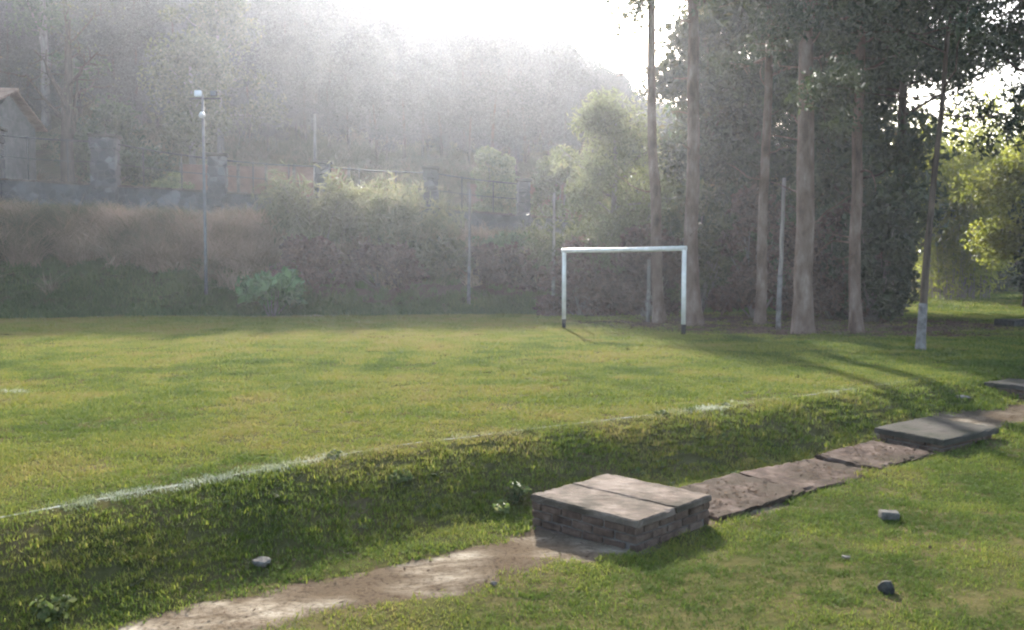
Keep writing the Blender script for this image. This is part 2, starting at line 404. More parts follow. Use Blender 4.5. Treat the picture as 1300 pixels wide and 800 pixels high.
# bare dirt path: its edges dive under the turf
def dirt_mat():
    m, nt, n, l, out = mat_new('sandy_dirt')
    g = n.new('ShaderNodeNewGeometry')
    mp = n.new('ShaderNodeMapping'); mp.inputs['Rotation'].default_value = (0, 0, -R(37.7)); mp.inputs['Scale'].default_value = (0.7, 1.6, 1)
    l.new(g.outputs['Position'], mp.inputs['Vector'])
    t1 = noise_node(n, l, mp.outputs[0], 2.6, 9, 0.72); t2 = noise_node(n, l, g.outputs['Position'], 30, 5, 0.75)
    c = ramp(n, l, t1.outputs['Fac'], [(0.30, (0.045, 0.033, 0.022)), (0.44, (0.10, 0.077, 0.053)), (0.56, (0.18, 0.148, 0.108)), (0.70, (0.34, 0.30, 0.23))])
    wa = n.new('ShaderNodeAttribute'); wa.attribute_name = 'worn'
    cw = mixc(n, l, wa.outputs['Fac'], (0.085, 0.064, 0.043), c.outputs[0])
    d = ramp(n, l, t2.outputs['Fac'], [(0.36, (0.07, 0.045, 0.032)), (0.5, (0.5, 0.5, 0.5))])
    mm = n.new('ShaderNodeMix'); mm.data_type = 'RGBA'; mm.blend_type = 'OVERLAY'; mm.inputs['Factor'].default_value = 0.55
    l.new(cw, mm.inputs[6]); l.new(d.outputs[0], mm.inputs[7])
    p = n.new('ShaderNodeBsdfPrincipled'); l.new(mm.outputs[2], p.inputs['Base Color']); p.inputs['Roughness'].default_value = 0.95
    p.inputs['Specular IOR Level'].default_value = 0.0
    b = n.new('ShaderNodeBump'); b.inputs['Strength'].default_value = 0.8; b.inputs['Distance'].default_value = 0.02
    l.new(t2.outputs['Fac'], b.inputs['Height']); l.new(b.outputs[0], p.inputs['Normal'])
    l.new(p.outputs[0], out.inputs['Surface']); return m
pu = np.arange(-6.5, 15, 0.05); pv = np.arange(PATH_V - 0.95, PATH_V + 0.96, 0.05)
PU, PV = np.meshgrid(pu, pv, indexing='ij'); PX, PY = xy(PU, PV)
PM = path_mask(PX, PY)
endf = sstep(-6.5, -6.0, PU) * (1 - sstep(14.2, 14.9, PU))
PZ = ground_z(PX, PY) - 0.014 + 0.024 * np.minimum(PM, endf) + (0.012 * (fbm(PX * 3, PY * 3) - 0.5) + 0.014 * (fbm(PX * 11, PY * 11, 3) - 0.5)) * PM
I = np.arange(len(pu) - 1)[:, None] * len(pv) + np.arange(len(pv) - 1)[None, :]
# (u, v) is left-handed, so wind the other way
Q = np.stack([I, I + 1, I + len(pv) + 1, I + len(pv)], -1).reshape(-1, 4)
pme = np_mesh('dirt_path', np.stack([PX, PY, PZ], -1).reshape(-1, 3), Q, dirt_mat(), True)
wat = pme.attributes.new('worn', 'FLOAT', 'POINT'); wat.data.foreach_set('value', (sstep(.35, 1.0, PM) * sstep(.25, .6, fbm(PX * 2.5 + 8, PY * 2.5))).ravel().astype(np.float32))
tag(link('dirt_path', pme), kind='structure')

# painted field lines (the faded chalk between the blades)
def strip(name, pts, w, seed):
    pts = np.asarray(pts, float)
    s = np.concatenate([[0], np.cumsum(np.linalg.norm(np.diff(pts, axis=0), axis=1))])
    ss = np.arange(0, s[-1], 0.12)
    x = np.interp(ss, s, pts[:, 0]); y = np.interp(ss, s, pts[:, 1])
    tx = np.gradient(x); ty = np.gradient(y); L = np.hypot(tx, ty); nx, ny = -ty / L, tx / L
    V = []
    for k, o in enumerate((-w, w)):
        ww = o * (0.7 + 0.6 * fbm(ss * 1.5 + seed, np.full_like(ss, k * 9.7)))
        X = x + nx * ww; Y = y + ny * ww
        V.append(np.stack([X, Y, ground_z(X, Y) + 0.003], -1))
    n = len(ss); V = np.vstack(V); i = np.arange(n - 1)
    return tag(link(name, np_mesh(name, V, np.stack([i, i + 1, n + i + 1, n + i], -1), M['chalk'])), kind='structure')
M['chalk'] = rough_mat('chalk', [(0.42, (0.07, 0.08, 0.035)), (0.7, (0.34, 0.34, 0.3))], 4, bump=0.3)
us = np.linspace(-6.5, 9.0, 60)
touch = np.stack(xy(us, line_v(us)), -1)
strip('touchline', touch, 0.014, 1)
far_line = np.array([[-13.5, 28.0], [-6.0, 29.2]])
strip('far_touchline', far_line, 0.05, 4)
box_line = np.array([[-7.6, 11.2], [-6.2, 10.8]])
strip('area_line', box_line, 0.04, 6)
def line_paint(x, y):
    u, v = uv(x, y)
    d = np.abs(v - line_v(u))
    vis = np.interp(u, [-6.5, -4.5, -3.6, -2.2, -0.4, 0.8, 1.6, 3.0, 3.4, 5.2, 6.2, 9], [.3, .6, .8, .95, .8, .4, .15, .5, .95, .6, .3, .05])
    p = (d < 0.05) * vis * sstep(.32, .78, fbm(u * 2.2, v * 4)) * np.interp(u, [-2, 3], [.3, .42])
    for L in (far_line, box_line):
        a, b = L; t = np.clip(((x - a[0]) * (b[0] - a[0]) + (y - a[1]) * (b[1] - a[1])) / ((b - a) ** 2).sum(), 0, 1)
        p = np.maximum(p, (np.hypot(x - a[0] - t * (b[0] - a[0]), y - a[1] - t * (b[1] - a[1])) < 0.07) * 0.28)
    return np.clip(p, 0, 1)

# ------------------------------------------------------------------ scattered ground cover (stuff)
def blade_tuft(name, n, rad, h0, h1, w, bend, mat, seed, segs=2):
    rng = np.random.RandomState(seed); V = []; Q = []; T = []; k = 0
    for i in range(n):
        a = rng.rand() * 6.283; r = rad * math.sqrt(rng.rand()); b = np.array([r * math.cos(a), r * math.sin(a), -0.01])
        h = rng.uniform(h0, h1); da = rng.rand() * 6.283; d = np.array([math.cos(da), math.sin(da), 0]); s = np.array([-d[1], d[0], 0])
        bd = bend * rng.uniform(0.3, 1.2) * h; ww = w * rng.uniform(0.7, 1.3)
        for q in range(segs):
            t = q / segs; c = b + d * bd * t ** 1.8 + np.array([0, 0, h * (t - 0.28 * bend * t ** 2.5)])
            V += [c - s * ww * (1 - 0.5 * t) / 2, c + s * ww * (1 - 0.5 * t) / 2]
        V.append(b + d * bd + np.array([0, 0, h * (1 - 0.28 * bend)]))
        for q in range(segs - 1): Q.append([k + 2 * q, k + 2 * q + 1, k + 2 * q + 3, k + 2 * q + 2])
        T.append([k + 2 * segs - 2, k + 2 * segs - 1, k + 2 * segs]); k += 2 * segs + 1
    return bpy.data.objects.new(name, np_mesh(name, np.array(V), [np.array(Q), np.array(T)], mat))

def scatter(name, protos, P, scale, label, cat, dry=None, paint=None, seed=1, tilt=0.15, zrot=True):
    rng = np.random.RandomState(seed); n = len(P)
    me = bpy.data.meshes.new(name); me.vertices.add(n)
    me.vertices.foreach_set('co', np.asarray(P, np.float32).ravel())
    def fa(nm, v):
        a = me.attributes.new(nm, 'FLOAT', 'POINT'); a.data.foreach_set('value', np.asarray(v, np.float32))
    fa('scl', scale); fa('dry', dry if dry is not None else rng.rand(n)); fa('paint', paint if paint is not None else np.zeros(n))
    a = me.attributes.new('kind', 'INT', 'POINT'); a.data.foreach_set('value', rng.randint(0, len(protos), n).astype(np.int32))
    rot = np.stack([rng.uniform(-tilt, tilt, n), rng.uniform(-tilt, tilt, n), rng.uniform(0, 6.283, n)], -1).astype(np.float32)
    a = me.attributes.new('rot', 'FLOAT_VECTOR', 'POINT'); a.data.foreach_set('vector', rot.ravel())
    me.update()
    o = link(name, me)
    ng = bpy.data.node_groups.new(name + '_nodes', 'GeometryNodeTree')
    ng.interface.new_socket('Geometry', in_out='INPUT', socket_type='NodeSocketGeometry')
    ng.interface.new_socket('Geometry', in_out='OUTPUT', socket_type='NodeSocketGeometry')
    N = ng.nodes; L = ng.links
    gi = N.new('NodeGroupInput'); go = N.new('NodeGroupOutput'); jo = N.new('GeometryNodeJoinGeometry')
    def named(nm, dt):
        q = N.new('GeometryNodeInputNamedAttribute'); q.data_type = dt; q.inputs['Name'].default_value = nm; return q.outputs[0]
    kk = named('kind', 'INT'); rr = named('rot', 'FLOAT_VECTOR'); sc = named('scl', 'FLOAT')
    e2r = N.new('FunctionNodeEulerToRotation'); L.new(rr, e2r.inputs[0])
    for i, pr in enumerate(protos):
        oi = N.new('GeometryNodeObjectInfo'); oi.inputs['Object'].default_value = pr; oi.inputs['As Instance'].default_value = True
        cm = N.new('FunctionNodeCompare'); cm.data_type = 'INT'; cm.operation = 'EQUAL'
        ins = [s for s in cm.inputs if s.enabled and s.type == 'INT']
        L.new(kk, ins[0]); ins[1].default_value = i
        iop = N.new('GeometryNodeInstanceOnPoints')
        L.new(gi.outputs[0], iop.inputs['Points']); L.new(cm.outputs[0], iop.inputs['Selection'])
        L.new(oi.outputs['Geometry'], iop.inputs['Instance']); L.new(e2r.outputs[0], iop.inputs['Rotation']); L.new(sc, iop.inputs['Scale'])
        L.new(iop.outputs[0], jo.inputs[0])
    L.new(jo.outputs[0], go.inputs[0])
    md = o.modifiers.new('scatter', 'NODES'); md.node_group = ng
    return tag(o, label, cat, kind='stuff')

BOX1 = (0.85, 6.56); BOX1_R = R(46)
def in_view(x, y, m=1.5): return np.abs(x) < 0.64 * y + m
def boxes_clear(x, y):
    ok = np.ones(len(x), bool)
    for (bx, by, rz, hx, hy) in SOLIDS:
        dx = x - bx; dy = y - by; a = dx * math.cos(rz) + dy * math.sin(rz); b = -dx * math.sin(rz) + dy * math.cos(rz)
        ok &= ~((np.abs(a) < hx) & (np.abs(b) < hy))
    return ok
PATH_R = math.atan2(TU[1], TU[0])
def slab_at(u, v=PATH_V): return xy(u, v)
SLABS = [(1.99, 1.24, 0.76), (3.24, 1.24, 0.74), (4.45, 1.14, 0.72)]        # u centre, length, width
B2 = xy(5.65, 1.90); B3 = xy(9.35, 1.36)
SOLIDS = [(BOX1[0], BOX1[1], BOX1_R, 0.51, 0.53), (B2[0], B2[1], PATH_R - R(6), 0.52, 0.42), (B3[0], B3[1], PATH_R, 0.46, 0.36)]
for (u_, L_, W_) in SLABS:
    sx_, sy_ = xy(u_, PATH_V); SOLIDS.append((sx_, sy_, PATH_R, L_ / 2 + 0.02, W_ / 2 - 0.07))

rng = np.random.RandomState(3)
tufts = [blade_tuft('turf_tuft', 46, 0.10, 0.022, 0.055, 0.0065, 0.9, M['lawn_blade'], 10 + k) for k in range(4)]
def lawn_points():
    out = []
    for (y0, y1, dens, sc) in ((3.4, 6, 330, .85), (6, 9, 270, 1.0), (9, 14, 170, 1.25), (14, 22, 90, 1.7), (22, 33, 55, 2.2), (33, 64, 14, 3.6)):
        hw = 0.64 * y1 + 1.6
        n = int(dens * 2 * hw * (y1 - y0)); x = rng.uniform(-hw, hw, n); y = rng.uniform(y0, y1, n)
        k = in_view(x, y) & (y < yb(x) + 0.3) if y1 <= 33 else in_view(x, y) & (x > 11.5)
        out.append(np.stack([x[k], y[k], np.full(k.sum(), sc)], -1))
    return np.vstack(out)
LP = lawn_points(); x, y, sc = LP.T
u, v = uv(x, y)
pm = path_mask(x, y); gm = grove_mask(x, y)
keep = (rng.rand(len(x)) > np.clip(pm ** 1.6 * 1.03, 0, 1)) & (rng.rand(len(x)) > gm * 0.93) & boxes_clear(x, y)
keep &= (rng.rand(len(x)) < 0.1 + 1.6 * fbm(x * 1.3, y * 1.3) + .5 * ((v > line_v(u)) & (v < line_v(u) + 1.3)))
x, y, sc, u, v, pm, gm = [a[keep] for a in (x, y, sc, u, v, pm, gm)]
lowm = sstep(0.05, 0.4, v - line_v(u)) * (y < 40)
bankm = lowm * (1 - sstep(0.85, 1.15, v - line_v(u)))
edge = 1 + 0.5 * np.exp(-((pm - 0.3) / 0.25) ** 2)
scl = sc * (0.75 + 0.6 * rng.rand(len(x))) * (1 + 0.08 * bankm) * edge * .8
dry = 0.62 + 0.5 * (fbm(x * 0.45, y * 0.45) - 0.5) + 0.9 * (fbm(x * 1.9, y * 1.9) - 0.5)
dry = dry - 0.12 * lowm + 0.02 * bankm - 0.16 * sstep(2.2, 3, v) * (y < 40) + 0.22 * pm + 0.15 * sstep(12, 22, y) * (x < 2) - 0.10 * (x > 5)
paint = line_paint(x, y)
scatter('lawn_grass', tufts, np.stack([x, y, ground_z(x, y) - 0.004], -1), scl, 'short patchy mown grass covering the playing field and lawn', 'grass',
        dry=np.clip(dry, 0, 1), paint=paint, seed=5)

# taller green grass on the foot of the far bank
tall = [blade_tuft('bank_tuft', 50, 0.22, 0.14, 0.36, 0.016, 1.0, M['bank_blade'], 30 + k, 3) for k in range(3)]
n = 9000; x = rng.uniform(-25, 12, n); y = yb(x) + rng.uniform(-0.1, 7.0, n)
s = y - yb(x)
keep = in_view(x, y, 2.5) & (rng.rand(n) < np.interp(s, [0, 2.5, 4, 7], [1, 1, .45, .3])) & ((x < -8) | (s < 1.4) | (rng.rand(n) < 0.35))
x, y, s = x[keep], y[keep], s[keep]
scatter('bank_grass', tall, np.stack([x, y, ground_z(x, y)], -1), rng.uniform(0.7, 1.4, len(x)), 'taller green grass on the foot of the far bank', 'grass',
        dry=np.clip(0.25 + 0.5 * (fbm(x * .8, y * .8) - .5) + 0.06 * s, 0, 1), seed=8)
# dry drooping grass along the bank below the wall
drys = [blade_tuft('dry_tuft', 90, 0.28, 0.6, 1.35, 0.022, 1.25, M['dry_blade'], 50 + k, 4) for k in range(3)]
n = 2600; x = rng.uniform(-25, 4, n); y = yb(x) + 1.5 + 4.7 * rng.rand(n) ** .8; s = y - yb(x)
keep = in_view(x, y, 2.5) & (rng.rand(n) < np.interp(x, [-25, -11, -8, 4], [1, 1, .5, .35])) & (fbm(x * .7, y * .7) + .12 * (y - yb(x) - 3) > 0.44)
x, y, s = x[keep], y[keep], s[keep]
scatter('dry_grass', drys, np.stack([x, y, ground_z(x, y)], -1), rng.uniform(0.7, 1.25, len(x)) * np.interp(s, [2.4, 5, 6.2], [1.05, .9, .5]), 'dry brown drooping grass hanging down the bank below the stone wall', 'grass',
        dry=np.clip(0.62 + 1.5 * (fbm(x * 1.1, y * 1.1) - .5) - 0.25 * sstep(5.5, 7, s), 0, 1), seed=9, tilt=0.35)
# scrub grass on the hillside behind the wall
n = 5200; x = rng.uniform(-45, 20, n); y = rng.uniform(39, 66, n)
keep = in_view(x, y, 4) & (y > yb(x) + 7.8) & (fbm(x * .3 + 9, y * .3) > 0.40)
x, y = x[keep], y[keep]
scatter('hillside_grass', drys, np.stack([x, y, ground_z(x, y)], -1), rng.uniform(0.7, 1.5, len(x)), 'pale dry scrub grass on the hillside behind the stone wall', 'grass',
        dry=np.clip(0.35 + 0.9 * (fbm(x * .25, y * .25) - .5), 0, 1), seed=11, tilt=0.3)
# small broad leaved weeds among the grass
def weed_proto(k):
    r2 = np.random.RandomState(90 + k); V = []; Q = []
    for i in range(11):
        a = r2.rand() * 6.283; L = r2.uniform(.03, .075); e = r2.uniform(.15, .9); d = np.array([math.cos(a) * math.cos(e), math.sin(a) * math.cos(e), math.sin(e)])
        p = d * .012; q = np.array([-math.sin(a), math.cos(a), 0]) * L * .28; m1 = p + d * L * .55
        V += [p, m1 + q + (0, 0, .006), p + d * L + (0, 0, -.014), m1 - q + (0, 0, .006)]; Q.append([4 * i, 4 * i + 1, 4 * i + 2, 4 * i + 3])
    return bpy.data.objects.new('weed_rosette', np_mesh('weed_rosette', np.array(V), np.array(Q), M['leaf_weed']))
n = 5200; x = rng.uniform(-8, 12, n); y = rng.uniform(3.4, 18, n); u, v = uv(x, y); dv = v - line_v(u)
w = 0.25 * (dv > 0) * (dv < 1.3) * sstep(.4, .6, fbm(x * 1.4, y * 1.4))
keep = in_view(x, y) & (rng.rand(n) < w) & (path_mask(x, y) < .5) & boxes_clear(x, y); x, y = x[keep], y[keep]
scatter('ground_weeds', [weed_proto(k) for k in range(3)], np.stack([x, y, ground_z(x, y)], -1), rng.uniform(.6, 1.5, len(x)), 'small broad leaved weeds scattered through the grass', 'weeds', seed=15, tilt=.3)
# fallen leaves under the grove and on the path
def leaf_litter_proto():
    r2 = np.random.RandomState(2); V = []; Q = []
    for i in range(5):
        p = np.array([*r2.uniform(-.2, .2, 2), r2.uniform(0.004, .02)]); a = r2.rand() * 6.283; L = r2.uniform(.008, .024)
        d = np.array([math.cos(a), math.sin(a), r2.uniform(-.3, .3)]) * L; e = np.array([-d[1], d[0], r2.uniform(-.01, .01)]) * 0.45
        V += [p - d, p + e, p + d, p - e]; Q.append([4 * i, 4 * i + 1, 4 * i + 2, 4 * i + 3])
    return bpy.data.objects.new('litter_patch', np_mesh('litter_patch', np.array(V), np.array(Q), M['litter']))
lp = leaf_litter_proto()
n = 16000; x = rng.uniform(-5, 16, n); y = rng.uniform(3.4, 31, n)
w = np.maximum(grove_mask(x, y), 0.45 * path_mask(x, y)); w = np.maximum(w * .8, 0.006)
keep = in_view(x, y) & (rng.rand(n) < w) & boxes_clear(x, y); x, y = x[keep], y[keep]
zl = ground_z(x, y) + 0.02
for (u_, L_, W_) in SLABS:
    uu = u_ + rng.uniform(-.5, .5, 40) * (L_ - .3); vv = PATH_V + rng.uniform(-.5, .5, 40) * (W_ - .3); a, b = xy(uu, vv); c = xy(u_, PATH_V)
    x = np.append(x, a); y = np.append(y, b); zl = np.append(zl, np.full(40, gz(*c) + .056))
scatter('fallen_leaves', [lp], np.stack([x, y, zl], -1), rng.uniform(0.8, 1.4, len(x)) * np.interp(y, [4, 30], [0.8, 2.2]),
        'scattered brown fallen leaves under the trees and along the dirt path', 'leaves', seed=13, tilt=0.1)

# ------------------------------------------------------------------ foliage builders
def leaves(P, size, aspect, rng, droop=0.0, name='crown', mat=None):
    n = len(P); a = rng.normal(size=(n, 3)); a[:, 2] -= droop; a /= np.linalg.norm(a, axis=1)[:, None]
    b = np.cross(a, rng.normal(size=(n, 3))); b /= np.linalg.norm(b, axis=1)[:, None] + 1e-9
    c = np.cross(a, b)
    L = (size * rng.uniform(0.6, 1.3, n))[:, None]
    V = np.stack([P - a * L * .5, P + b * L * aspect * .5 + c * L * .06, P + a * L * .5, P - b * L * aspect * .5 + c * L * .06], 1).reshape(-1, 3)
    return np_mesh(name, V, np.arange(4 * n).reshape(-1, 4), mat)
def blob(C, Rr, n, rng, flat=0.8):
    C = np.asarray(C); Rr = np.asarray(Rr); p = Rr ** 2 / (Rr ** 2).sum()
    i = rng.choice(len(C), n, p=p); d = rng.normal(size=(n, 3)); d /= np.linalg.norm(d, axis=1)[:, None]
    r = Rr[i] * rng.rand(n) ** 0.42
    d[:, 2] *= flat
    return C[i] + d * r[:, None]
def curve_pts(p, d, L, n, rng, wob=0.15, up=0.0):
    P = [np.array(p, float)]; d = np.array(d, float); d /= np.linalg.norm(d)
    for k in range(n):
        P.append(P[-1] + d * L / n); d = d + rng.normal(size=3) * wob + np.array([0, 0, up]); d /= np.linalg.norm(d)
    return np.array(P)
def tree(name, label, cat, x, y, h, r0, cb, spread, nl, nleaf, lsize, lmat, bmat, seed, lean=(0, 0), rc=0.9, aspect=.5, group=None, droop=.2,
         sub=4, up=0.05, flat=.8, z=None, white=None, seg=10, elev=(.1, .7), lowsticks=0):
    rng = np.random.RandomState(seed)
    z = gz(x, y) - 0.05 if z is None else z
    t = thing(name, label, cat, (x, y, z), group=group)
    nt = 14; hh = np.linspace(0, h, nt)
    wob = np.cumsum(rng.normal(size=(nt, 2)) * h * 0.0022, axis=0); wob[0] = 0
    TP = np.stack([wob[:, 0] + lean[0] * (hh / h) ** 1.3 * h, wob[:, 1] + lean[1] * (hh / h) ** 1.3 * h, hh], -1)
    f = hh / h; TR = r0 * (1 - 0.72 * f) + r0 * 0.45 * np.exp(-f * h / (2.2 * r0 + .1))
    # finer rings low down so that the flare reads
    ex = np.array([0.0, 0.12, 0.3, 0.6, 1.0]); ex = ex[ex < hh[1]]
    zz = np.unique(np.concatenate([ex, hh])); TPf = np.stack([np.interp(zz, hh, TP[:, k]) for k in range(3)], -1)
    TRf = r0 * (1 - 0.72 * zz / h) + r0 * 0.42 * np.exp(-zz / (1.3 * r0 + .03))
    mb = MB(); mb.tube(TPf, TRf, seg, jit=0.06, rng=rng)
    br = mb; C = []; Rr = []
    for i in range(nl):
        q = cb + (1 - cb) * (i + rng.rand()) / nl
        p0 = np.array([np.interp(q, f, TP[:, k]) for k in range(3)]); a = i * 2.4 + rng.uniform(-.5, .5)
        el = rng.uniform(*elev); g = (q - cb) / (1 - cb)
        L = spread * (1.0 - 0.55 * g ** 1.5) * rng.uniform(.65, 1.15)
        rb = max(0.018, 0.42 * np.interp(q, f, TR)) * min(1, L / spread + .2)
        LPp = curve_pts(p0, (math.cos(a) * math.cos(el), math.sin(a) * math.cos(el), math.sin(el)), L, 6, rng, .16, up)
        br.tube(LPp, np.linspace(rb, rb * .3, 7), 6)
        for s_ in range(sub):
            w = rng.uniform(.35, 1.0); b0 = LPp[0] + 0; k = w * 6; k0 = int(min(k, 5)); b0 = LPp[k0] * (1 - (k - k0)) + LPp[k0 + 1] * (k - k0)
            d = rng.normal(size=3); d[2] = d[2] * .5 + .25 - droop * .5
            SP = curve_pts(b0, d, L * rng.uniform(.2, .45), 4, rng, .2, up)
            br.tube(SP, np.linspace(rb * .35, rb * .12, 5), 4, cap=False)
            C.append(SP[-1]); Rr.append(rc * rng.uniform(.55, 1.2)); C.append(SP[2]); Rr.append(rc * rng.uniform(.3, .7))
    for i in range(lowsticks):
        q = rng.uniform(.12, cb + .1); p0 = np.array([np.interp(q, f, TP[:, k]) for k in range(3)]); a = rng.rand() * 6.28
        SP = curve_pts(p0, (math.cos(a), math.sin(a), rng.uniform(-.2, .5)), rng.uniform(.5, 1.6), 5, rng, .25, 0.05)
        br.tube(SP, np.linspace(.03, .008, 6), 5)
    br.build('trunk', bmat, t, True)
    if nleaf: link('crown', leaves(blob(C, Rr, nleaf, rng, flat), lsize, aspect, rng, droop, 'crown', lmat), t)
    if white:
        k = zz <= white; zz2 = np.append(zz[k], white)
        mb = MB(); mb.tube(np.stack([np.interp(zz2, hh, TP[:, q]) for q in range(3)], -1), np.interp(zz2, zz, TRf) * 1.08 + .004, seg)
        mb.build('painted_base', M['post_white'], t, True)
    return t
def shrub(name, label, cat, x, y, rx, ry, h, nlump, nleaf, lsize, lmat, seed, aspect=.5, rc=.4, droop=.1, group=None, base=.15, bmat=None, sink=.05):
    rng = np.random.RandomState(seed); z = gz(x, y) - sink
    t = thing(name, label, cat, (x, y, z), group=group); st = MB(); C = []; Rr = []
    for i in range(nlump):
        a = rng.rand() * 6.283; q = math.sqrt(rng.rand()); e = rng.uniform(base, 1) ** .8
        w = math.sqrt(max(0.05, 1 - (max(0, e - .35) / .72) ** 2))
        c = np.array([rx * q * w * math.cos(a), ry * q * w * math.sin(a), h * e * rng.uniform(.8, 1.0)])
        C.append(c); Rr.append(rc * rng.uniform(.55, 1.25))
        d = c - np.array([c[0] * .15, c[1] * .15, 0]); L = np.linalg.norm(d)
        if i % 2 == 0: st.tube(curve_pts((c[0] * .12, c[1] * .12, 0), d + np.array([0, 0, .3 * L]), L, 5, rng, .08), np.linspace(.012 + .008 * h, .006, 6), 5)
    st.build('stems', bmat or M['bark_grey'], t, True)
    link('crown', leaves(blob(C, Rr, nleaf, rng, .85), lsize, aspect, rng, droop, 'crown', lmat), t)
    return t
def cane_clump(name, label, cat, x, y, rad, h, nc, nleaf, lsize, lmat, seed, arch=.55, aspect=.12, group=None, bmat=None, low=.25):
    """clump of arching canes with long narrow drooping leaves"""
    rng = np.random.RandomState(seed); z = gz(x, y) - .05
    t = thing(name, label, cat, (x, y, z), group=group); st = MB(); PP = []
    for i in range(nc):
        a = rng.rand() * 6.283; r = rad * math.sqrt(rng.rand()); H = h * rng.uniform(.55, 1.05) * (1 - .25 * r / rad)
        b = np.array([r * .55 * math.cos(a), r * .55 * math.sin(a), 0]); ar = arch * H * rng.uniform(.4, 1.1)
        q = np.linspace(0, 1, 9)
        P = np.stack([b[0] + math.cos(a) * ar * q ** 2.2 + rng.normal() * .05 * q * H, b[1] + math.sin(a) * ar * q ** 2.2 + rng.normal() * .05 * q * H, H * (q - .22 * arch * q ** 4)], -1)
        st.tube(P, np.linspace(.02, .006, 9), 5, cap=False); PP.append(P)
    PP = np.array(PP); i = rng.randint(0, nc, nleaf); q = low + (1 - low) * rng.rand(nleaf) ** .7; k = q * 8; k0 = np.minimum(k.astype(int), 7); w = (k - k0)[:, None]
    pos = PP[i, k0] * (1 - w) + PP[i, k0 + 1] * w + rng.normal(size=(nleaf, 3)) * (.10 + .035 * h)
    pos[:, 2] = np.maximum(pos[:, 2], .05)
    st.build('canes', bmat or M['bark_grey'], t, True)
    link('foliage', leaves(pos, lsize, aspect, rng, .55, 'foliage', lmat), t)
    return t

# ------------------------------------------------------------------ hill forest (reads as one mass)
def forest_proto(k):
    r2 = np.random.RandomState(70 + k); C = []; Rr = []
    for i in range(16):
        a = r2.rand() * 6.283; e = r2.rand(); C.append(np.array([1.7 * (1 - .5 * e) * r2.rand() * math.cos(a), 1.5 * (1 - .5 * e) * r2.rand() * math.sin(a), 2.0 + 5.2 * e]))
        Rr.append(r2.uniform(.5, 1.25))
    P = blob(C, Rr, 6500, r2)
    me = leaves(P, .15, .6, r2, .1, 'forest_tree', M['leaf_hill'])
    mb = MB(); mb.tube([(0, 0, -.5), (.1, 0, 3), (0, .1, 6)], [.16, .11, .04], 6)
    m2 = mb.mesh('forest_trunk', M['bark_dark'])
    import bmesh
    bm = bmesh.new(); bm.from_mesh(me); n0 = len(bm.faces); bm.from_mesh(m2); bm.faces.ensure_lookup_table()
    for f in bm.faces[n0:]: f.material_index = 1
    bm.to_mesh(me); bm.free(); me.materials.append(M['bark_dark'])
    return bpy.data.objects.new('forest_tree', me)
fp = [forest_proto(k) for k in range(5)]
n = 3000; y = 48 + 69 * rng.rand(n) ** .8; x = rng.uniform(-1, 1, n) * (0.72 * y + 12)
hs = np.interp(x, [-40, 5, 20, 60], [56, 60, 72, 76])
keep = (y > hs) & (fbm(x * .06, y * .06 + 4) > 0.33); x, y = x[keep], y[keep]
scatter('hill_forest', fp, np.stack([x, y, ground_z(x, y)], -1), rng.uniform(.5, 1.5, len(x)) * np.interp(y, [48, 70, 116], [.6, .8, .85]), 'hazy wooded hillside rising behind the field', 'forest', seed=21, tilt=.06)

# ------------------------------------------------------------------ stone wall with pillars and rail
def wall_xy(X): return X, float(yb(X)) + 7.2
def wall_top(X): return float(np.interp(X, [-30, -21, -10.5, -1.7, 3], [5.5, 5.2, 4.72, 4.1, 3.8]))
wt = thing('stone_wall', 'long dark rubble stone wall with tall square pillars on top of the bank', 'wall', (-10, wall_xy(-10)[1], wall_top(-10) - 1))
rw = np.random.RandomState(5)
xs = np.arange(-32, 3.01, 0.5); Vw = []; Qw = []
nz = 5
for i, X in enumerate(xs):
    Y = wall_xy(X)[1]; zt = wall_top(X) + rw.uniform(-.02, .02); zb = gz(X, Y) - .4
    for side in (-.2, .2):
        for k in range(nz): Vw.append((X + 10, Y + side + rw.uniform(-.03, .03) - wall_xy(-10)[1], zb + (zt - zb) * k / (nz - 1) - wall_top(-10) + 1))
m_ = 2 * nz
for i in range(len(xs) - 1):
    a = i * m_; b = a + m_
    for k in range(nz - 1):
        Qw.append((a + k, b + k, b + k + 1, a + k + 1)); Qw.append((b + nz + k, a + nz + k, a + nz + k + 1, b + nz + k + 1))
    Qw.append((a + nz - 1, b + nz - 1, b + m_ - 1, a + m_ - 1))
e0 = 0; e1 = (len(xs) - 1) * m_
for k in range(nz - 1): Qw.append((e0 + nz + k, e0 + k, e0 + k + 1, e0 + nz + k + 1)); Qw.append((e1 + k, e1 + nz + k, e1 + nz + k + 1, e1 + k + 1))
link('wall_body', np_mesh('wall_body', np.array(Vw), np.array(Qw), M['masonry']), wt)
def rel(p): return (p[0] + 10, p[1] - wall_xy(-10)[1], p[2] - wall_top(-10) + 1)
cap = MB()
for i in range(len(xs) - 1):
    X = (xs[i] + xs[i + 1]) / 2; Y = wall_xy(X)[1]
    cap.box(rel((X, Y, wall_top(X) + .045)), (.49, .50, .07), math.atan(.17), .015, .006, rw)
cap.build('coping', M['concrete'], wt)
pil = [(-25.1, 1.0, 7.4), (-20.8, 1.05, 7.15), (-16.5, 1.0, 6.95), (-12.2, .75, 6.3), (-8.0, .7, 6.1), (-3.5, .62, 5.95), (.5, .6, 5.5)]
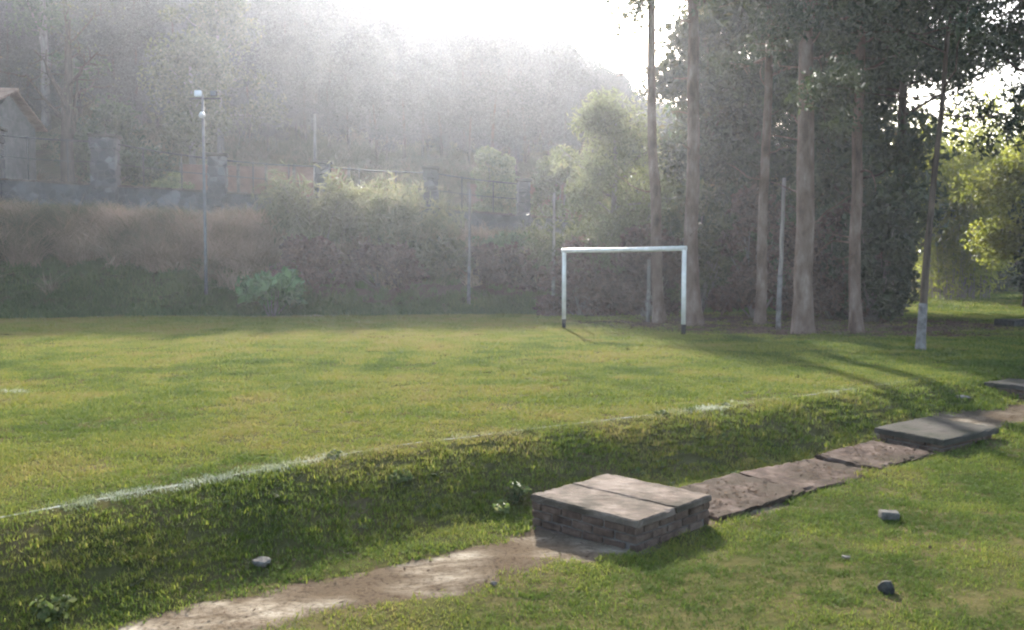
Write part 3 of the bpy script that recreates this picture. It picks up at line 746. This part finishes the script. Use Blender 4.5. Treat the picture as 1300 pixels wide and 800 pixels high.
for (X, w, zt) in pil:
    Y = wall_xy(X)[1]; zb = gz(X, Y) - .5
    pb = MB(); hh = zt - zb; nseg = 7
    for k in range(nseg):
        pb.box(rel((X, Y - .05, zb + hh * (k + .5) / nseg)), (w + rw.uniform(-.05, .05), w * .7 + rw.uniform(-.03, .03), hh / nseg + .002), math.atan(.17), .05, .02, rw)
    po = pb.build('pillar', M['masonry'], wt)
    cb_ = MB(); cb_.box(rel((X, Y - .05, zt + .06)), (w + .14, w * .7 + .14, .12), math.atan(.17), .03); cb_.build('pillar_cap', M['concrete_dark'], po)
for (a, b) in zip(pil[:-1], pil[1:]):
    for k, fr in enumerate((.92, .5)):
        rb = MB(); P = []
        for q in np.linspace(0, 1, 7):
            X = a[0] + (b[0] - a[0]) * q; zt = (a[2] + (b[2] - a[2]) * q); z0 = wall_top(X)
            P.append(rel((X, wall_xy(X)[1] - .03, z0 + (zt - z0) * fr - (0.05 * math.sin(q * 3.14)))))
        rb.tube(P, .03 if k == 0 else .018, 6); rb.build('rail', M['metal_dark'], wt, True)
    for q in (.33, .67):
        X = a[0] + (b[0] - a[0]) * q; zt = a[2] + (b[2] - a[2]) * q; pb = MB()
        pb.tube([rel((X, wall_xy(X)[1], wall_top(X) - .05)), rel((X, wall_xy(X)[1], wall_top(X) + (zt - wall_top(X)) * .93))], .028, 6)
        pb.build('rail_post', M['metal_dark'], wt, True)

# low terracotta building wall on the slope behind
def clay_wall(label, X0, Y0, L, H, rz, seed):
    z = gz(X0, Y0); t = thing('clay_wall', label, 'wall', (X0, Y0, z), rz); r2 = np.random.RandomState(seed)
    n = max(2, int(L / 1.3))
    for i in range(n):
        mb = MB(); mb.box(((i + .5) * L / n - L / 2, r2.uniform(-.02, .02), H / 2 - .4 + r2.uniform(-.03, .03)), (L / n - .07, .16, H + .8), 0, .02); mb.build('panel', M['clay_wall'], t)
    for i in range(n + 1):
        mb = MB(); mb.box((i * L / n - L / 2, 0, H / 2 - .35), (.16, .24, H + .9), 0, .02); mb.build('wall_post', M['concrete'], t)
clay_wall('faded orange clay panel wall behind the stone wall, left of the shrubs', -12.9, 45.0, 8.5, 3.3, R(9), 1)
clay_wall('faded orange clay panel wall behind the stone wall, left of the goal', 0.9, 46.0, 6.5, 3.3, R(9), 2)

# ------------------------------------------------------------------ house at the left edge
hx, hy = -28.9, 43.0; hz = gz(hx, hy) + .9
ht = thing('house', 'cream house with tiled roof and white balcony rail at left edge', 'house', (hx, hy, hz), R(6))
FZ = 1.1; 
mb = MB(); mb.box((0, 1.2, 1.2), (6.6, 4.6, 6.0), 0, .03); mb.build('wall', M['plaster'], ht)
mb = MB(); mb.box((0, -1.75, 2.05 - .1), (6.6, 1.3, .2), 0, .02); bal = mb.build('balcony', M['white_wall'], ht)
for i in range(17):
    mb = MB(); mb.box((-3.2 + i * .4, -2.33, 2.5), (.09, .09, .9), 0, .01); mb.build('baluster', M['white_wall'], bal)
mb = MB(); mb.box((0, -2.33, 3.0), (6.6, .14, .1), 0, .02); mb.build('handrail', M['white_wall'], bal)
for X in (-3.1, 0, 3.1):
    mb = MB(); mb.box((X, -2.3, .42), (.22, .22, 2.85), 0, .02); mb.build('column', M['white_wall'], ht)
    mb = MB(); mb.box((X, -2.2, 3.6), (.16, .16, 1.1), 0, .02); mb.build('balcony_post', M['plaster'], ht)
for X in (-1.7, 1.8):
    mb = MB(); mb.box((X, -1.11, 3.0), (1.1, .06, 1.7), 0, .01); wdo = mb.build('window', M['white_wall'], ht)
    mb = MB(); mb.box((X - .26, -1.15, 3.0), (.45, .03, 1.5)); mb.build('pane', M['glass'], wdo)
    mb = MB(); mb.box((X + .26, -1.15, 3.0), (.45, .03, 1.5)); mb.build('pane', M['glass'], wdo)
mb = MB()
for sgn in (-1, 1):
    for k in range(9):
        q = k / 9; yy = (-2.9 if sgn < 0 else 4.1); rid = .6
        y0 = yy + (rid - yy) * q; y1 = yy + (rid - yy) * (q + 1 / 9); z0 = 4.15 + 1.5 * q; z1 = 4.15 + 1.5 * (q + 1 / 9)
        V_ = [(-3.7, y0, z0 + .07), (3.7, y0, z0 + .07), (3.7, y1, z1 + .02), (-3.7, y1, z1 + .02), (-3.7, y0, z0 - .02), (3.7, y0, z0 - .02), (3.7, y1, z1 - .07), (-3.7, y1, z1 - .07)]
        mb.add(V_, [(0, 1, 2, 3), (7, 6, 5, 4), (0, 4, 5, 1), (1, 5, 6, 2), (3, 2, 6, 7), (0, 3, 7, 4)])
rf = mb.build('roof', M['roof_tile'], ht)
mb = MB(); mb.tube([(-3.75, .6, 5.68), (3.75, .6, 5.68)], .11, 8); mb.build('ridge_tiles', M['roof_tile'], rf, True)
for X in (-3.2, 3.2):
    mb = MB(); mb.add([(X - .1, -1.0, 4.19), (X - .1, 3.4, 4.19), (X - .1, .6, 5.45), (X + .1, -1.0, 4.19), (X + .1, 3.4, 4.19), (X + .1, .6, 5.45)], [(0, 3, 5, 2), (1, 2, 5, 4), (0, 1, 4, 3)], [(0, 2, 1), (3, 4, 5)]); mb.build('gable', M['plaster'], ht)

# ------------------------------------------------------------------ trees on the slope behind the wall
tree('bare_tree', 'bare dark tree with forked trunk beside the house on the hillside', 'tree', -23.2, 44.5, 10.5, .42, .38, 4.2, 11, 500, .16, M['leaf_olive'], M['bark_dark'], 101, (.02, 0), rc=1.0, sub=5, elev=(.5, 1.1), up=.06)
SLOPE = [('leafy_tree', 'round pale green tree on the hillside right of the bare tree', -18.6, 50, 9.0, 'leaf_pale', 3.0, 111),
         ('leafy_tree', 'broad dark green tree high behind the bare tree at top left', -31.5, 58, 15.5, 'leaf_mid', 4.6, 112),
         ('leafy_tree', 'tall olive tree towering behind the house at the left edge', -34.5, 49, 15.0, 'leaf_olive', 4.2, 113),
         ('leafy_tree', 'olive tree on the hillside directly behind the floodlight pole', -19.0, 56, 11.0, 'leaf_olive', 3.8, 114),
         ('leafy_tree', 'low green tree between the house and the first stone pillar gap', -22.5, 47.5, 5.2, 'leaf_mid', 2.6, 115)]
for (nm, lb, x, y, h, lm, sp, sd_) in SLOPE:
    tree(nm, lb, 'tree', x, y, h, .09 + h * .014, .28, sp, 12, 10500, .26, M[lm], M['bark_grey'], sd_, rc=1.25, group='trees on the hillside behind the wall')

# ------------------------------------------------------------------ bank shrubs
cane_clump('cane_thicket', 'tall pale green cane thicket on the bank, largest and leftmost', 'shrub', -7.7, 33.0, 2.2, 4.0, 60, 6500, .45, M['leaf_cane'], 201, .5, .13, 'pale cane thickets on the bank')
cane_clump('cane_thicket', 'pale tan cane thicket in the middle of the bank thickets', 'shrub', -5.2, 33.6, 2.0, 3.6, 46, 5200, .44, M['leaf_cane'], 202, .5, .13, 'pale cane thickets on the bank')
cane_clump('cane_thicket', 'pale cane thicket just left of the thin stone pillar', 'shrub', -3.5, 34.0, 1.5, 3.0, 36, 3800, .44, M['leaf_cane'], 203, .55, .13, 'pale cane thickets on the bank')
for i, (x, y, rx, h, lm, lb) in enumerate([
        (-7.2, 31.2, 1.6, 1.7, 'leaf_brown', 'dark brown scrub at the foot of the bank beside the broad leaved bush'),
        (-4.9, 31.6, 1.6, 1.5, 'leaf_brown', 'brown scrub at the foot of the bank below the middle thicket'),
        (-2.8, 32.4, 1.5, 1.5, 'leaf_olive', 'olive scrub at the foot of the bank left of the first white based post'),
        (-.6, 32.6, 1.6, 1.5, 'leaf_brown', 'reddish brown scrub between the two white based posts left of the goal'),
        (1.2, 32.6, 1.5, 1.6, 'leaf_brown', 'reddish brown scrub beside the post at the left of the goal'),
        (-.4, 34.8, 1.6, .9, 'leaf_mid', 'low green shrub on the bank below the right end of the stone wall')]):
    shrub('bank_scrub', lb, 'shrub', x, y, rx, 1.0, h, 34, 4200, .21, M[lm], 220 + i, rc=.45, group='scrub along the foot of the bank')
shrub('broad_leaved_bush', 'small green broad leaved bush at the field edge below the bank', 'bush', -8.15, 28.9, .95, .8, 2.0, 17, 620, .36, M['leaf_broad'], 243, aspect=.55, rc=.42, droop=.5)
shrub('slope_shrub', 'pale green shrub above the wall between thin pillar and first white based post', 'shrub', -.9, 41.0, 1.5, 1.2, 4.3, 30, 8000, .2, M['leaf_pale'], 250, rc=.55, group='pale shrubs above the wall')
shrub('slope_shrub', 'pale green shrub above the wall end, nearer the goal', 'shrub', 2.4, 40.6, 1.6, 1.2, 4.6, 30, 8000, .2, M['leaf_pale'], 251, rc=.55, group='pale shrubs above the wall')
shrub('slope_shrub', 'pale climbing shrub on the wall between second and third pillars', 'shrub', -14.6, 36.9, .9, .6, 2.0, 20, 4200, .15, M['leaf_pale'], 252, rc=.35, group='pale shrubs above the wall')
# behind the goal
tree('feathery_tree', 'pale yellow green feathery tree rising behind the goal', 'tree', 4.0, 33.5, 6.7, .16, .22, 3.2, 16, 13000, .26, M['leaf_pale'], M['bark_grey'], 301, rc=1.0, droop=.6, aspect=.25)
cane_clump('cane_thicket', 'pale green drooping thicket directly behind the goal', 'shrub', 3.0, 30.8, 1.7, 4.6, 50, 13000, .32, M['leaf_pale'], 302, .6, .14)
UNDER = [(2.4, 29.6, 1.3, 2.6, 'leaf_brown', 'dark scrub filling the view through the left half of the goal'),
         (4.6, 28.9, 1.4, 3.0, 'leaf_brown', 'dark scrub filling the view through the right half of the goal'),
         (6.4, 29.6, 1.7, 4.6, 'leaf_olive', 'dim olive shrub behind the first two tall trunks right of the goal'),
         (8.2, 28.6, 1.6, 4.2, 'leaf_brown', 'brown undergrowth between the second and third tall trunks'),
         (9.7, 28.8, 1.6, 4.4, 'leaf_dark', 'dark undergrowth behind the short white based post in the grove'),
         (10.5, 27.6, 1.5, 4.0, 'leaf_brown', 'brown undergrowth behind the thickest trunk'),
         (11.3, 26.6, 1.2, 3.6, 'leaf_dark', 'dark undergrowth at the right end of the grove, left of the sunlit lawn')]
for i, (x, y, rx, h, lm, lb) in enumerate(UNDER):
    shrub('undergrowth_shrub', lb, 'shrub', x, y, rx, 1.1, h, 46, 7500, .23, M[lm], 310 + i, rc=.55, group='undergrowth behind the grove', base=.05)
BACK = [(8.2, 36, 11.5, 'leaf_olive', 'hazy olive tree in the second row, behind the leftmost tall trunk'),
        (9.5, 33.5, 13, 'leaf_dark', 'dark bushy tree in the second row, behind the middle tall trunks'),
        (12.6, 34.5, 13, 'leaf_olive', 'olive bushy tree in the second row, behind the thickest trunk'),
        (12.2, 30.5, 11, 'leaf_dark', 'dark bushy tree in the second row, behind the rightmost grove trunk'),
        (10.6, 40, 15, 'leaf_mid', 'tall green tree in the third row, behind the grove'),
        (14.3, 37.5, 13.5, 'leaf_dark', 'dark tall tree left of the sunlit yellow green tree')]
for i, (x, y, h, lm, lb) in enumerate(BACK):
    tree('bushy_tree', lb, 'tree', x, y, h, .2, .18, 3.4, 17, 17000, .28, M[lm], M['bark_dark'], 330 + i, rc=1.25, group='dense trees behind the grove')

# ------------------------------------------------------------------ the grove of tall trunks
GROVE = [(4.45, 25.6, 17, .18, -.020, 'slender tall trunk seen just inside the right half of the goal'),
         (5.25, 24.4, 18, .22, -.012, 'pale tall trunk immediately right of the goal'),
         (7.30, 25.0, 17, .16, .004, 'slim tall pale trunk midway between goal and thickest trunk'),
         (7.15, 20.8, 18, .235, .010, 'thickest tall trunk with flared base in the grove'),
         (8.65, 21.3, 16, .155, -.004, 'tall trunk immediately right of the thickest one')]
for i, (x, y, h, r0, ln, lb) in enumerate(GROVE):
    tree('tall_tree', lb, 'tree', x, y, h, r0, (.6, .5, .42, .4, .4)[i], (1.7, 2.3, 3.2, 3.3, 3.3)[i], 18, 18000, .21, M['leaf_olive' if i % 2 else 'leaf_dark'], M['bark_pale'], 400 + i, (ln, 0), rc=.72, aspect=.32, droop=.5, group='tall trees of the grove', seg=14, lowsticks=7, sub=8, elev=(-.1, .6), up=.03)
tree('leaning_tree', 'slim dark tree leaning right with whitewashed base, nearest the path', 'tree', 7.85, 16.3, 8.6, .075, .52, 3.0, 15, 24000, .14, M['leaf_dark'], M['bark_dark'], 420, (.075, 0), rc=.5, aspect=.4, droop=.3, white=.95, seg=10, sub=8, elev=(-.1, .6))
tree('overhanging_tree', 'dark leafy tree with twisted branches overhanging the top right corner', 'tree', 13.6, 20.5, 11.5, .18, .47, 4.2, 20, 38000, .17, M['leaf_dark'], M['bark_dark'], 421, (-.03, 0), rc=.6, aspect=.4, droop=.3, sub=8)
tree('overhanging_tree', 'dark dense tree crown filling the gap above the leaning tree', 'tree', 13.0, 28.8, 15, .2, .45, 4.4, 18, 24000, .21, M['leaf_dark'], M['bark_dark'], 422, (.02, 0), rc=.75, aspect=.4, droop=.3, sub=7)
# right background
cane_clump('bamboo', 'tall sunlit yellow green bamboo clump behind the lawn', 'bamboo', 23.6, 45, 3.0, 12.5, 80, 22000, .42, M['leaf_yellow'], 430, .28, .22, low=.12)
tree('yellow_green_tree', 'yellow green tree with low spreading branches at right edge', 'tree', 21.5, 35.5, 6.4, .16, .25, 2.8, 14, 16000, .2, M['leaf_yellow'], M['bark_dark'], 431, rc=.95)
tree('shadowed_tree', 'dark shadowed tree at the right edge below the yellow foliage', 'tree', 16.0, 24.6, 4.2, .12, .12, 1.3, 14, 15000, .17, M['leaf_dark'], M['bark_dark'], 432, rc=.8)
for i, (x, y, rx, h, lm, lb) in enumerate([
        (24.5, 61, 3.2, 3.6, 'leaf_mid', 'wide green hedge-like shrub at the far side of the lawn, leftmost'),
        (30.0, 56.5, 3.0, 2.8, 'leaf_olive', 'olive shrub at the far side of the lawn, middle'),
        (36.5, 57, 3.4, 4.0, 'leaf_dark', 'dark shrub at the far side of the lawn, rightmost'),
        (17.4, 49, 2.0, 4.6, 'leaf_mid', 'green shrub left of the sunlit lawn behind the leaning tree'),
        (22, 63, 2.2, 5.6, 'leaf_mid', 'tall green shrub left of the bamboo behind the lawn')]):
    shrub('lawn_edge_shrub', lb, 'shrub', x, y, rx, 1.5, h, 46, 11000, .22, M[lm], 440 + i, rc=.8, group='shrubs beyond the far lawn', base=.02)
for i, (x, y, h, lm, lb) in enumerate([(25, 64, 9, 'leaf_olive', 'tall hazy tree behind the bamboo'), (33, 66, 9.5, 'leaf_mid', 'tall green tree beyond the far lawn at right edge'), (41, 62, 9, 'leaf_dark', 'tall dark tree beyond the far lawn outside right edge')]):
    tree('backdrop_tree', lb, 'tree', x, y, h, .25, .15, 4.5, 16, 16000, .32, M[lm], M['bark_dark'], 450 + i, rc=1.7, group='tall trees beyond the far lawn')

# ------------------------------------------------------------------ goal
g0 = np.array([1.40, 22.9]); g1 = np.array([4.16, 20.6]); GL = float(np.linalg.norm(g1 - g0)); ga = math.atan2(g1[1] - g0[1], g1[0] - g0[0])
gmid = (g0 + g1) / 2
gt = thing('football_goal', 'white painted metal goal frame with black post feet at field end', 'goal', (gmid[0], gmid[1], 0), ga)
for sg, pt in ((-1, g0), (1, g1)):
    zb = gz(*pt); mb = MB(); mb.tube([(sg * GL / 2, 0, zb + .27), (sg * GL / 2, 0, 1.2), (sg * GL / 2 + .004, 0, 2.07)], .055, 16); po = mb.build('post', M['white_paint'], gt, True)
    mb = MB(); mb.tube([(sg * GL / 2, 0, zb - .25), (sg * GL / 2, 0, zb + .1), (sg * GL / 2, 0, zb + .27)], .054, 16); mb.build('post_foot', M['black_paint'], po, True)
mb = MB(); mb.tube([(-GL / 2 - .055, 0, 2.10), (-GL / 4, 0, 2.096), (0, 0, 2.09), (GL / 4, 0, 2.095), (GL / 2 + .055, 0, 2.10)], .06, 16); mb.build('crossbar', M['white_paint'], gt, True)

# thin posts of the old ball net, bases painted white
POSTS = [(-1.58, 31.0, 4.3, 1.5, 'leftmost thin wooden post with white base, on the bank left of the goal', .015),
         (1.44, 29.7, 4.3, 1.5, 'thin wooden post with white base just left of the goal', .006),
         (4.15, 25.9, 1.9, 1.7, 'short thin post with white base seen inside the goal near right upright', .01),
         (7.05, 22.5, 4.0, 1.45, 'thin leaning post with white base left of the thickest trunk', .025)]
for i, (x, y, h, wh, lb, ln) in enumerate(POSTS):
    t = thing('net_post', lb, 'post', (x, y, gz(x, y) - .15), group='thin posts behind the goal line'); r2 = np.random.RandomState(600 + i); h += .15; wh += .15
    Z = np.linspace(0, h, 9); P = np.stack([ln * Z + r2.normal(size=9) * .006, r2.normal(size=9) * .006, Z], -1)
    mb = MB(); mb.tube(P, np.linspace(.062, .045, 9), 10, jit=.06, rng=r2); mb.build('pole', M['post_wood'], t, True)
    Zw = np.linspace(.1, wh, 6); Pw = np.stack([np.interp(Zw, Z, P[:, k]) for k in range(3)], -1)
    mb = MB(); mb.tube(Pw, np.interp(Zw, Z, np.linspace(.062, .045, 9)) * 1.07 + .003, 10); mb.build('painted_base', M['post_white'], t, True)

# floodlight pole and slender pole
lx, ly = -10.75, 29.9; lz = gz(lx, ly)
lt = thing('floodlight_pole', 'tall thin grey pole with two floodlights on a crossarm beside the bank', 'lamp post', (lx, ly, lz - .1))
top = 7.75 - lz
mb = MB(); mb.tube([(0, 0, 0), (0, 0, 2), (0, 0, top)], [.065, .055, .04], 12); mb.build('pole', M['metal_grey'], lt, True)
mb = MB(); mb.box((.08, 0, top - .1), (1.1, .06, .06), 0, .01); mb.build('crossarm', M['metal_dark'], lt)
for k, (X, mt) in enumerate(((-.12, 'white_wall'), (.42, 'metal_dark'))):
    mb = MB(); mb.box((X, -.1, top + .05), (.24, .12, .2), 0, .03); hd = mb.build('floodlight', M[mt], lt)
    mb = MB(); mb.box((X, -.166, top + .05), (.19, .012, .15)); mb.build('lens', M['glass'] if k else M['white_wall'], hd)
mb = MB(); mb.tube([(0, -.09, top - .78), (0, -.09, top - .7), (0, -.09, top - .58)], [.07, .12, .06], 10); mb.build('junction_box', M['white_paint'], lt, True)
px_, py_ = -8.6, 37.4; pz_ = gz(px_, py_)
t = thing('slender_pole', 'pale slender pole standing above the cane thicket', 'pole', (px_, py_, pz_ - .1))
mb = MB(); mb.tube([(0, 0, 0), (0, 0, 2.5), (.02, 0, 8.5 - pz_)], [.08, .07, .05], 10); mb.build('pole', M['post_wood'], t, True)
mb = MB(); mb.tube([(.02, 0, 8.5 - pz_), (.02, 0, 8.56 - pz_)], [.06, .05], 10); mb.build('pole_cap', M['metal_dark'], t, True)

# ------------------------------------------------------------------ drain boxes, slabs
def lid_mesh(sx, sy, sz, mat, seed, name='lid', wear=.012):
    """slightly uneven cast slab: subdivided top with worn, chipped edges"""
    r2 = np.random.RandomState(seed); nx, ny = 20, 12; V = []; Q = []
    X = np.linspace(-sx / 2, sx / 2, nx); Y = np.linspace(-sy / 2, sy / 2, ny)
    for zi, zz in enumerate((-sz / 2, sz / 2 - .012, sz / 2)):
        ins = .010 if zi == 2 else 0
        for i, a in enumerate(X):
            for j, b in enumerate(Y):
                ed = (i in (0, nx - 1)) or (j in (0, ny - 1))
                aa = np.clip(a, -sx / 2 + ins, sx / 2 - ins); bb = np.clip(b, -sy / 2 + ins, sy / 2 - ins)
                chip = (r2.rand() < .3) * r2.uniform(0, wear) if ed and zi else 0
                V.append((aa * (1 - chip / sx * 2), bb * (1 - chip / sy * 2), zz + (r2.uniform(-.003, .003) if zi == 2 else 0) - chip * .6))
    n = nx * ny
    def id(z, i, j): return z * n + i * ny + j
    for i in range(nx - 1):
        for j in range(ny - 1):
            Q.append((id(2, i, j), id(2, i + 1, j), id(2, i + 1, j + 1), id(2, i, j + 1)))
            Q.append((id(0, i, j), id(0, i, j + 1), id(0, i + 1, j + 1), id(0, i + 1, j)))
    for z in (0, 1):
        for i in range(nx - 1):
            Q.append((id(z, i, 0), id(z, i + 1, 0), id(z + 1, i + 1, 0), id(z + 1, i, 0)))
            Q.append((id(z, i + 1, ny - 1), id(z, i, ny - 1), id(z + 1, i, ny - 1), id(z + 1, i + 1, ny - 1)))
        for j in range(ny - 1):
            Q.append((id(z, 0, j + 1), id(z, 0, j), id(z + 1, 0, j), id(z + 1, 0, j + 1)))
            Q.append((id(z, nx - 1, j), id(z, nx - 1, j + 1), id(z + 1, nx - 1, j + 1), id(z + 1, nx - 1, j)))
    return np_mesh(name, np.array(V), np.array(Q), mat)
BRICK_ME = []
for k in range(4):
    mb = MB(); mb.box((0, 0, 0), (.19, .085, .052), 0, .007, .003, np.random.RandomState(800 + k)); BRICK_ME.append(mb.mesh('brick', M['brick']))
def drain_box(label, x, y, rz, sx, sy, wall_h, lids, lid_t, over, lid_mat, seed, tilt=(0, 0), courses=4):
    r2 = np.random.RandomState(seed); zb = gz(x, y) - .06
    t = thing('drain_box', label, 'drain box', (x, y, zb), rz, 'brick drain boxes along the path')
    t.rotation_euler = (tilt[0], tilt[1], rz)
    mb = MB(); w = .07
    mb.box((0, -sy / 2 + .05, wall_h / 2), (sx - .02, w, wall_h)); mb.box((0, sy / 2 - .05, wall_h / 2), (sx - .02, w, wall_h))
    mb.box((-sx / 2 + .05, 0, wall_h / 2), (w, sy - .175, wall_h)); mb.box((sx / 2 - .05, 0, wall_h / 2), (w, sy - .175, wall_h))
    core = mb.build('mortar_core', M['mortar'], t)
    ch = wall_h / courses
    for c in range(courses):
        z = ch * (c + .5)
        for side in range(4):
            Ls = sx if side < 2 else sy; n = max(2, round(Ls / .205)); off = (c % 2) * .5
            for k in range(n + 1):
                p = -Ls / 2 + (k - off + .5) * Ls / n
                a = max(-Ls / 2 + .004, p - Ls / n / 2 + .006); b = min(Ls / 2 - .004, p + Ls / n / 2 - .006)
                if b - a < .03 or r2.rand() < .03: continue
                o = link('brick', BRICK_ME[r2.randint(4)], core)
                q = (a + b) / 2; pr = r2.uniform(-.006, .006); ez = r2.uniform(-.002, .002)
                o.scale = ((b - a) / .19, .8, (ch - .011) / .052)
                if side == 0: o.location = (q, -sy / 2 + .034 + pr, z + ez)
                elif side == 1: o.location = (q, sy / 2 - .034 + pr, z + ez)
                elif side == 2: o.location = (-sx / 2 + .034 + pr, q, z + ez); o.rotation_euler = (0, 0, math.pi / 2)
                else: o.location = (sx / 2 - .034 + pr, q, z + ez); o.rotation_euler = (0, 0, math.pi / 2)
    n = lids; W_ = (sx + 2 * over) / n
    for k in range(n):
        o = link('lid', lid_mesh(sy + 2 * over, W_ - .018, lid_t, lid_mat, seed + 5 + k), t)
        o.location = (-sx / 2 - over + W_ * (k + .5), 0, wall_h + lid_t / 2 + .001 + r2.uniform(0, .004)); o.rotation_euler = (r2.uniform(-.006, .006), r2.uniform(-.006, .006), math.pi / 2 + r2.uniform(-.008, .008))
    return t
drain_box('large near brick drain box covered by two pale concrete lids', BOX1[0], BOX1[1], BOX1_R, .97, 1.0, .255, 2, .048, .012, M['concrete'], 900)
drain_box('low drain box with one wide grey slab lid further along the path', B2[0], B2[1], PATH_R - R(6), .98, .74, .15, 1, .065, .045, M['concrete_dark'], 910, (R(1.0), R(-1.5)), 3)
drain_box('farthest low drain box with grey lid at the right edge', B3[0], B3[1], PATH_R, .86, .62, .13, 1, .06, .04, M['concrete_dark'], 920, (0, R(1)), 2)
SL = ['reddish concrete drain slab nearest the large drain box', 'middle reddish concrete drain slab between the two drain boxes', 'reddish concrete drain slab nearest the low drain box']
for i, (u_, L_, W_) in enumerate(SLABS):
    X, Y = xy(u_, PATH_V)
    o = link('drain_slab', lid_mesh(L_, W_, .12, M['slab'], 950 + i, 'drain_slab', .035), None, (X, Y, gz(X, Y) + .0 - .006 * (i == 1)))
    o.rotation_euler = (R([1.6, 2.0, 1.2][i]), R([-1.0, .8, -.6][i]), PATH_R + R([1.0, -1.5, .5][i]))
    tag(o, SL[i], 'slab', 'reddish slabs covering the drain')

# ------------------------------------------------------------------ small things on the grass
def rock(name, label, cat, x, y, s, mat, seed, lift=.25):
    import bmesh
    r2 = np.random.RandomState(seed); bm = bmesh.new(); bmesh.ops.create_icosphere(bm, subdivisions=2, radius=1)
    ph = r2.uniform(0, 6, 3)
    for vv in bm.verts:
        c = vv.co; k = 1 + .18 * math.sin(3 * c.x + ph[0]) + .14 * math.sin(4 * c.y + ph[1]) + .1 * math.sin(5 * c.z + ph[2]) + r2.uniform(-.06, .06)
        vv.co = Vector((c.x * s[0] * k, c.y * s[1] * k, c.z * s[2] * k))
    me = bpy.data.meshes.new(name); bm.to_mesh(me); bm.free(); me.materials.append(mat)
    o = link(name, me, None, (x, y, gz(x, y) + s[2] * lift + .015)); o.rotation_euler = (0, 0, r2.rand() * 6)
    return tag(o, label, cat)
def from_px(px, py, zg):
    d = 1080 * (CAM_Z - zg) / (py - 345); X = (px - 650) / 1080 * d
    for _ in range(4):
        zg = gz(X, d); d = 1080 * (CAM_Z - zg) / (py - 345); X = (px - 650) / 1080 * d
    return X, d
X, Y = from_px(325, 722, -.4); rock('stone', 'pale flat stone at the foot of the grassy bank', 'stone', X, Y, (.075, .045, .03), M['stone_pale'], 1)
X, Y = from_px(1133, 758, -.3); rock('stone', 'small dark lump lying on the lawn at bottom right', 'stone', X, Y, (.05, .045, .04), M['stone_dark'], 2)
X, Y = from_px(627, 751, -.35); rock('stone', 'tiny white pebble beside the dirt path', 'stone', X, Y, (.022, .018, .014), M['stone_pale'], 3)
X, Y = from_px(1082, 716, -.3); rock('stone', 'tiny pale pebble on the lawn right of the drain box', 'stone', X, Y, (.03, .02, .012), M['stone_pale'], 4)
X, Y = from_px(1225, 520, -.3); rock('stone', 'pale stone behind the low drain box', 'stone', X, Y, (.13, .06, .03), M['stone_pale'], 5)
X, Y = from_px(1135, 664, -.3)
mb = MB(); mb.box((0, 0, .03), (.14, .08, .062), 0, .008, .003, np.random.RandomState(4)); o = mb.build('loose_brick', M['stone_pale'])
o.location = (X, Y, gz(X, Y) + .01); o.rotation_euler = (.06, .05, R(-8)); tag(o, 'pale loose brick lying on the lawn at right', 'brick')
X, Y = from_px(1292, 414, 0)
o = link('dark_slab', lid_mesh(1.5, .8, .22, M['stone_dark'], 77, 'dark_slab'), None, (X + .3, Y, gz(X, Y) + .09)); o.rotation_euler = (0, 0, R(10)); tag(o, 'dark low slab on the lawn at the right edge', 'slab')
# weeds by the near box
for i, (px, py, lb) in enumerate([(655, 640, 'leafy weed growing against the left corner of the large drain box'), (505, 655, 'dark leafy weed on the foot of the grassy bank'), (635, 652, 'low weed on the dirt edge left of the large drain box'),
                                  (50, 795, 'bright leafy weed clump at the bottom left corner')]):
    X, Y = from_px(px, py, -.4)
    shrub('weed', lb, 'weed', X, Y, .10, .09, [.16, .08, .07, .08][i], 12, 150, .05, M['leaf_weed'], 700 + i, aspect=.55, rc=.055, sink=.01, bmat=M['leaf_weed'])

# ------------------------------------------------------------------ haze
m, nt, n, l, out = mat_new('haze_air')
pv_ = n.new('ShaderNodeVolumePrincipled'); pv_.inputs['Color'].default_value = (0.86, 0.90, 1.0, 1)
pv_.inputs['Density'].default_value = 0.00068; pv_.inputs['Anisotropy'].default_value = 0.68
l.new(pv_.outputs[0], out.inputs['Volume'])
mb = MB(); zmin, zmax = float(GZ.min()) - 1.0, float(GZ.max()) + 12
mb.box((0, 65, (zmin + zmax) / 2), (480, 230, zmax - zmin)); hz_ = mb.build('haze', m)
tag(hz_, 'pale bright haze in the air', 'haze', kind='stuff')
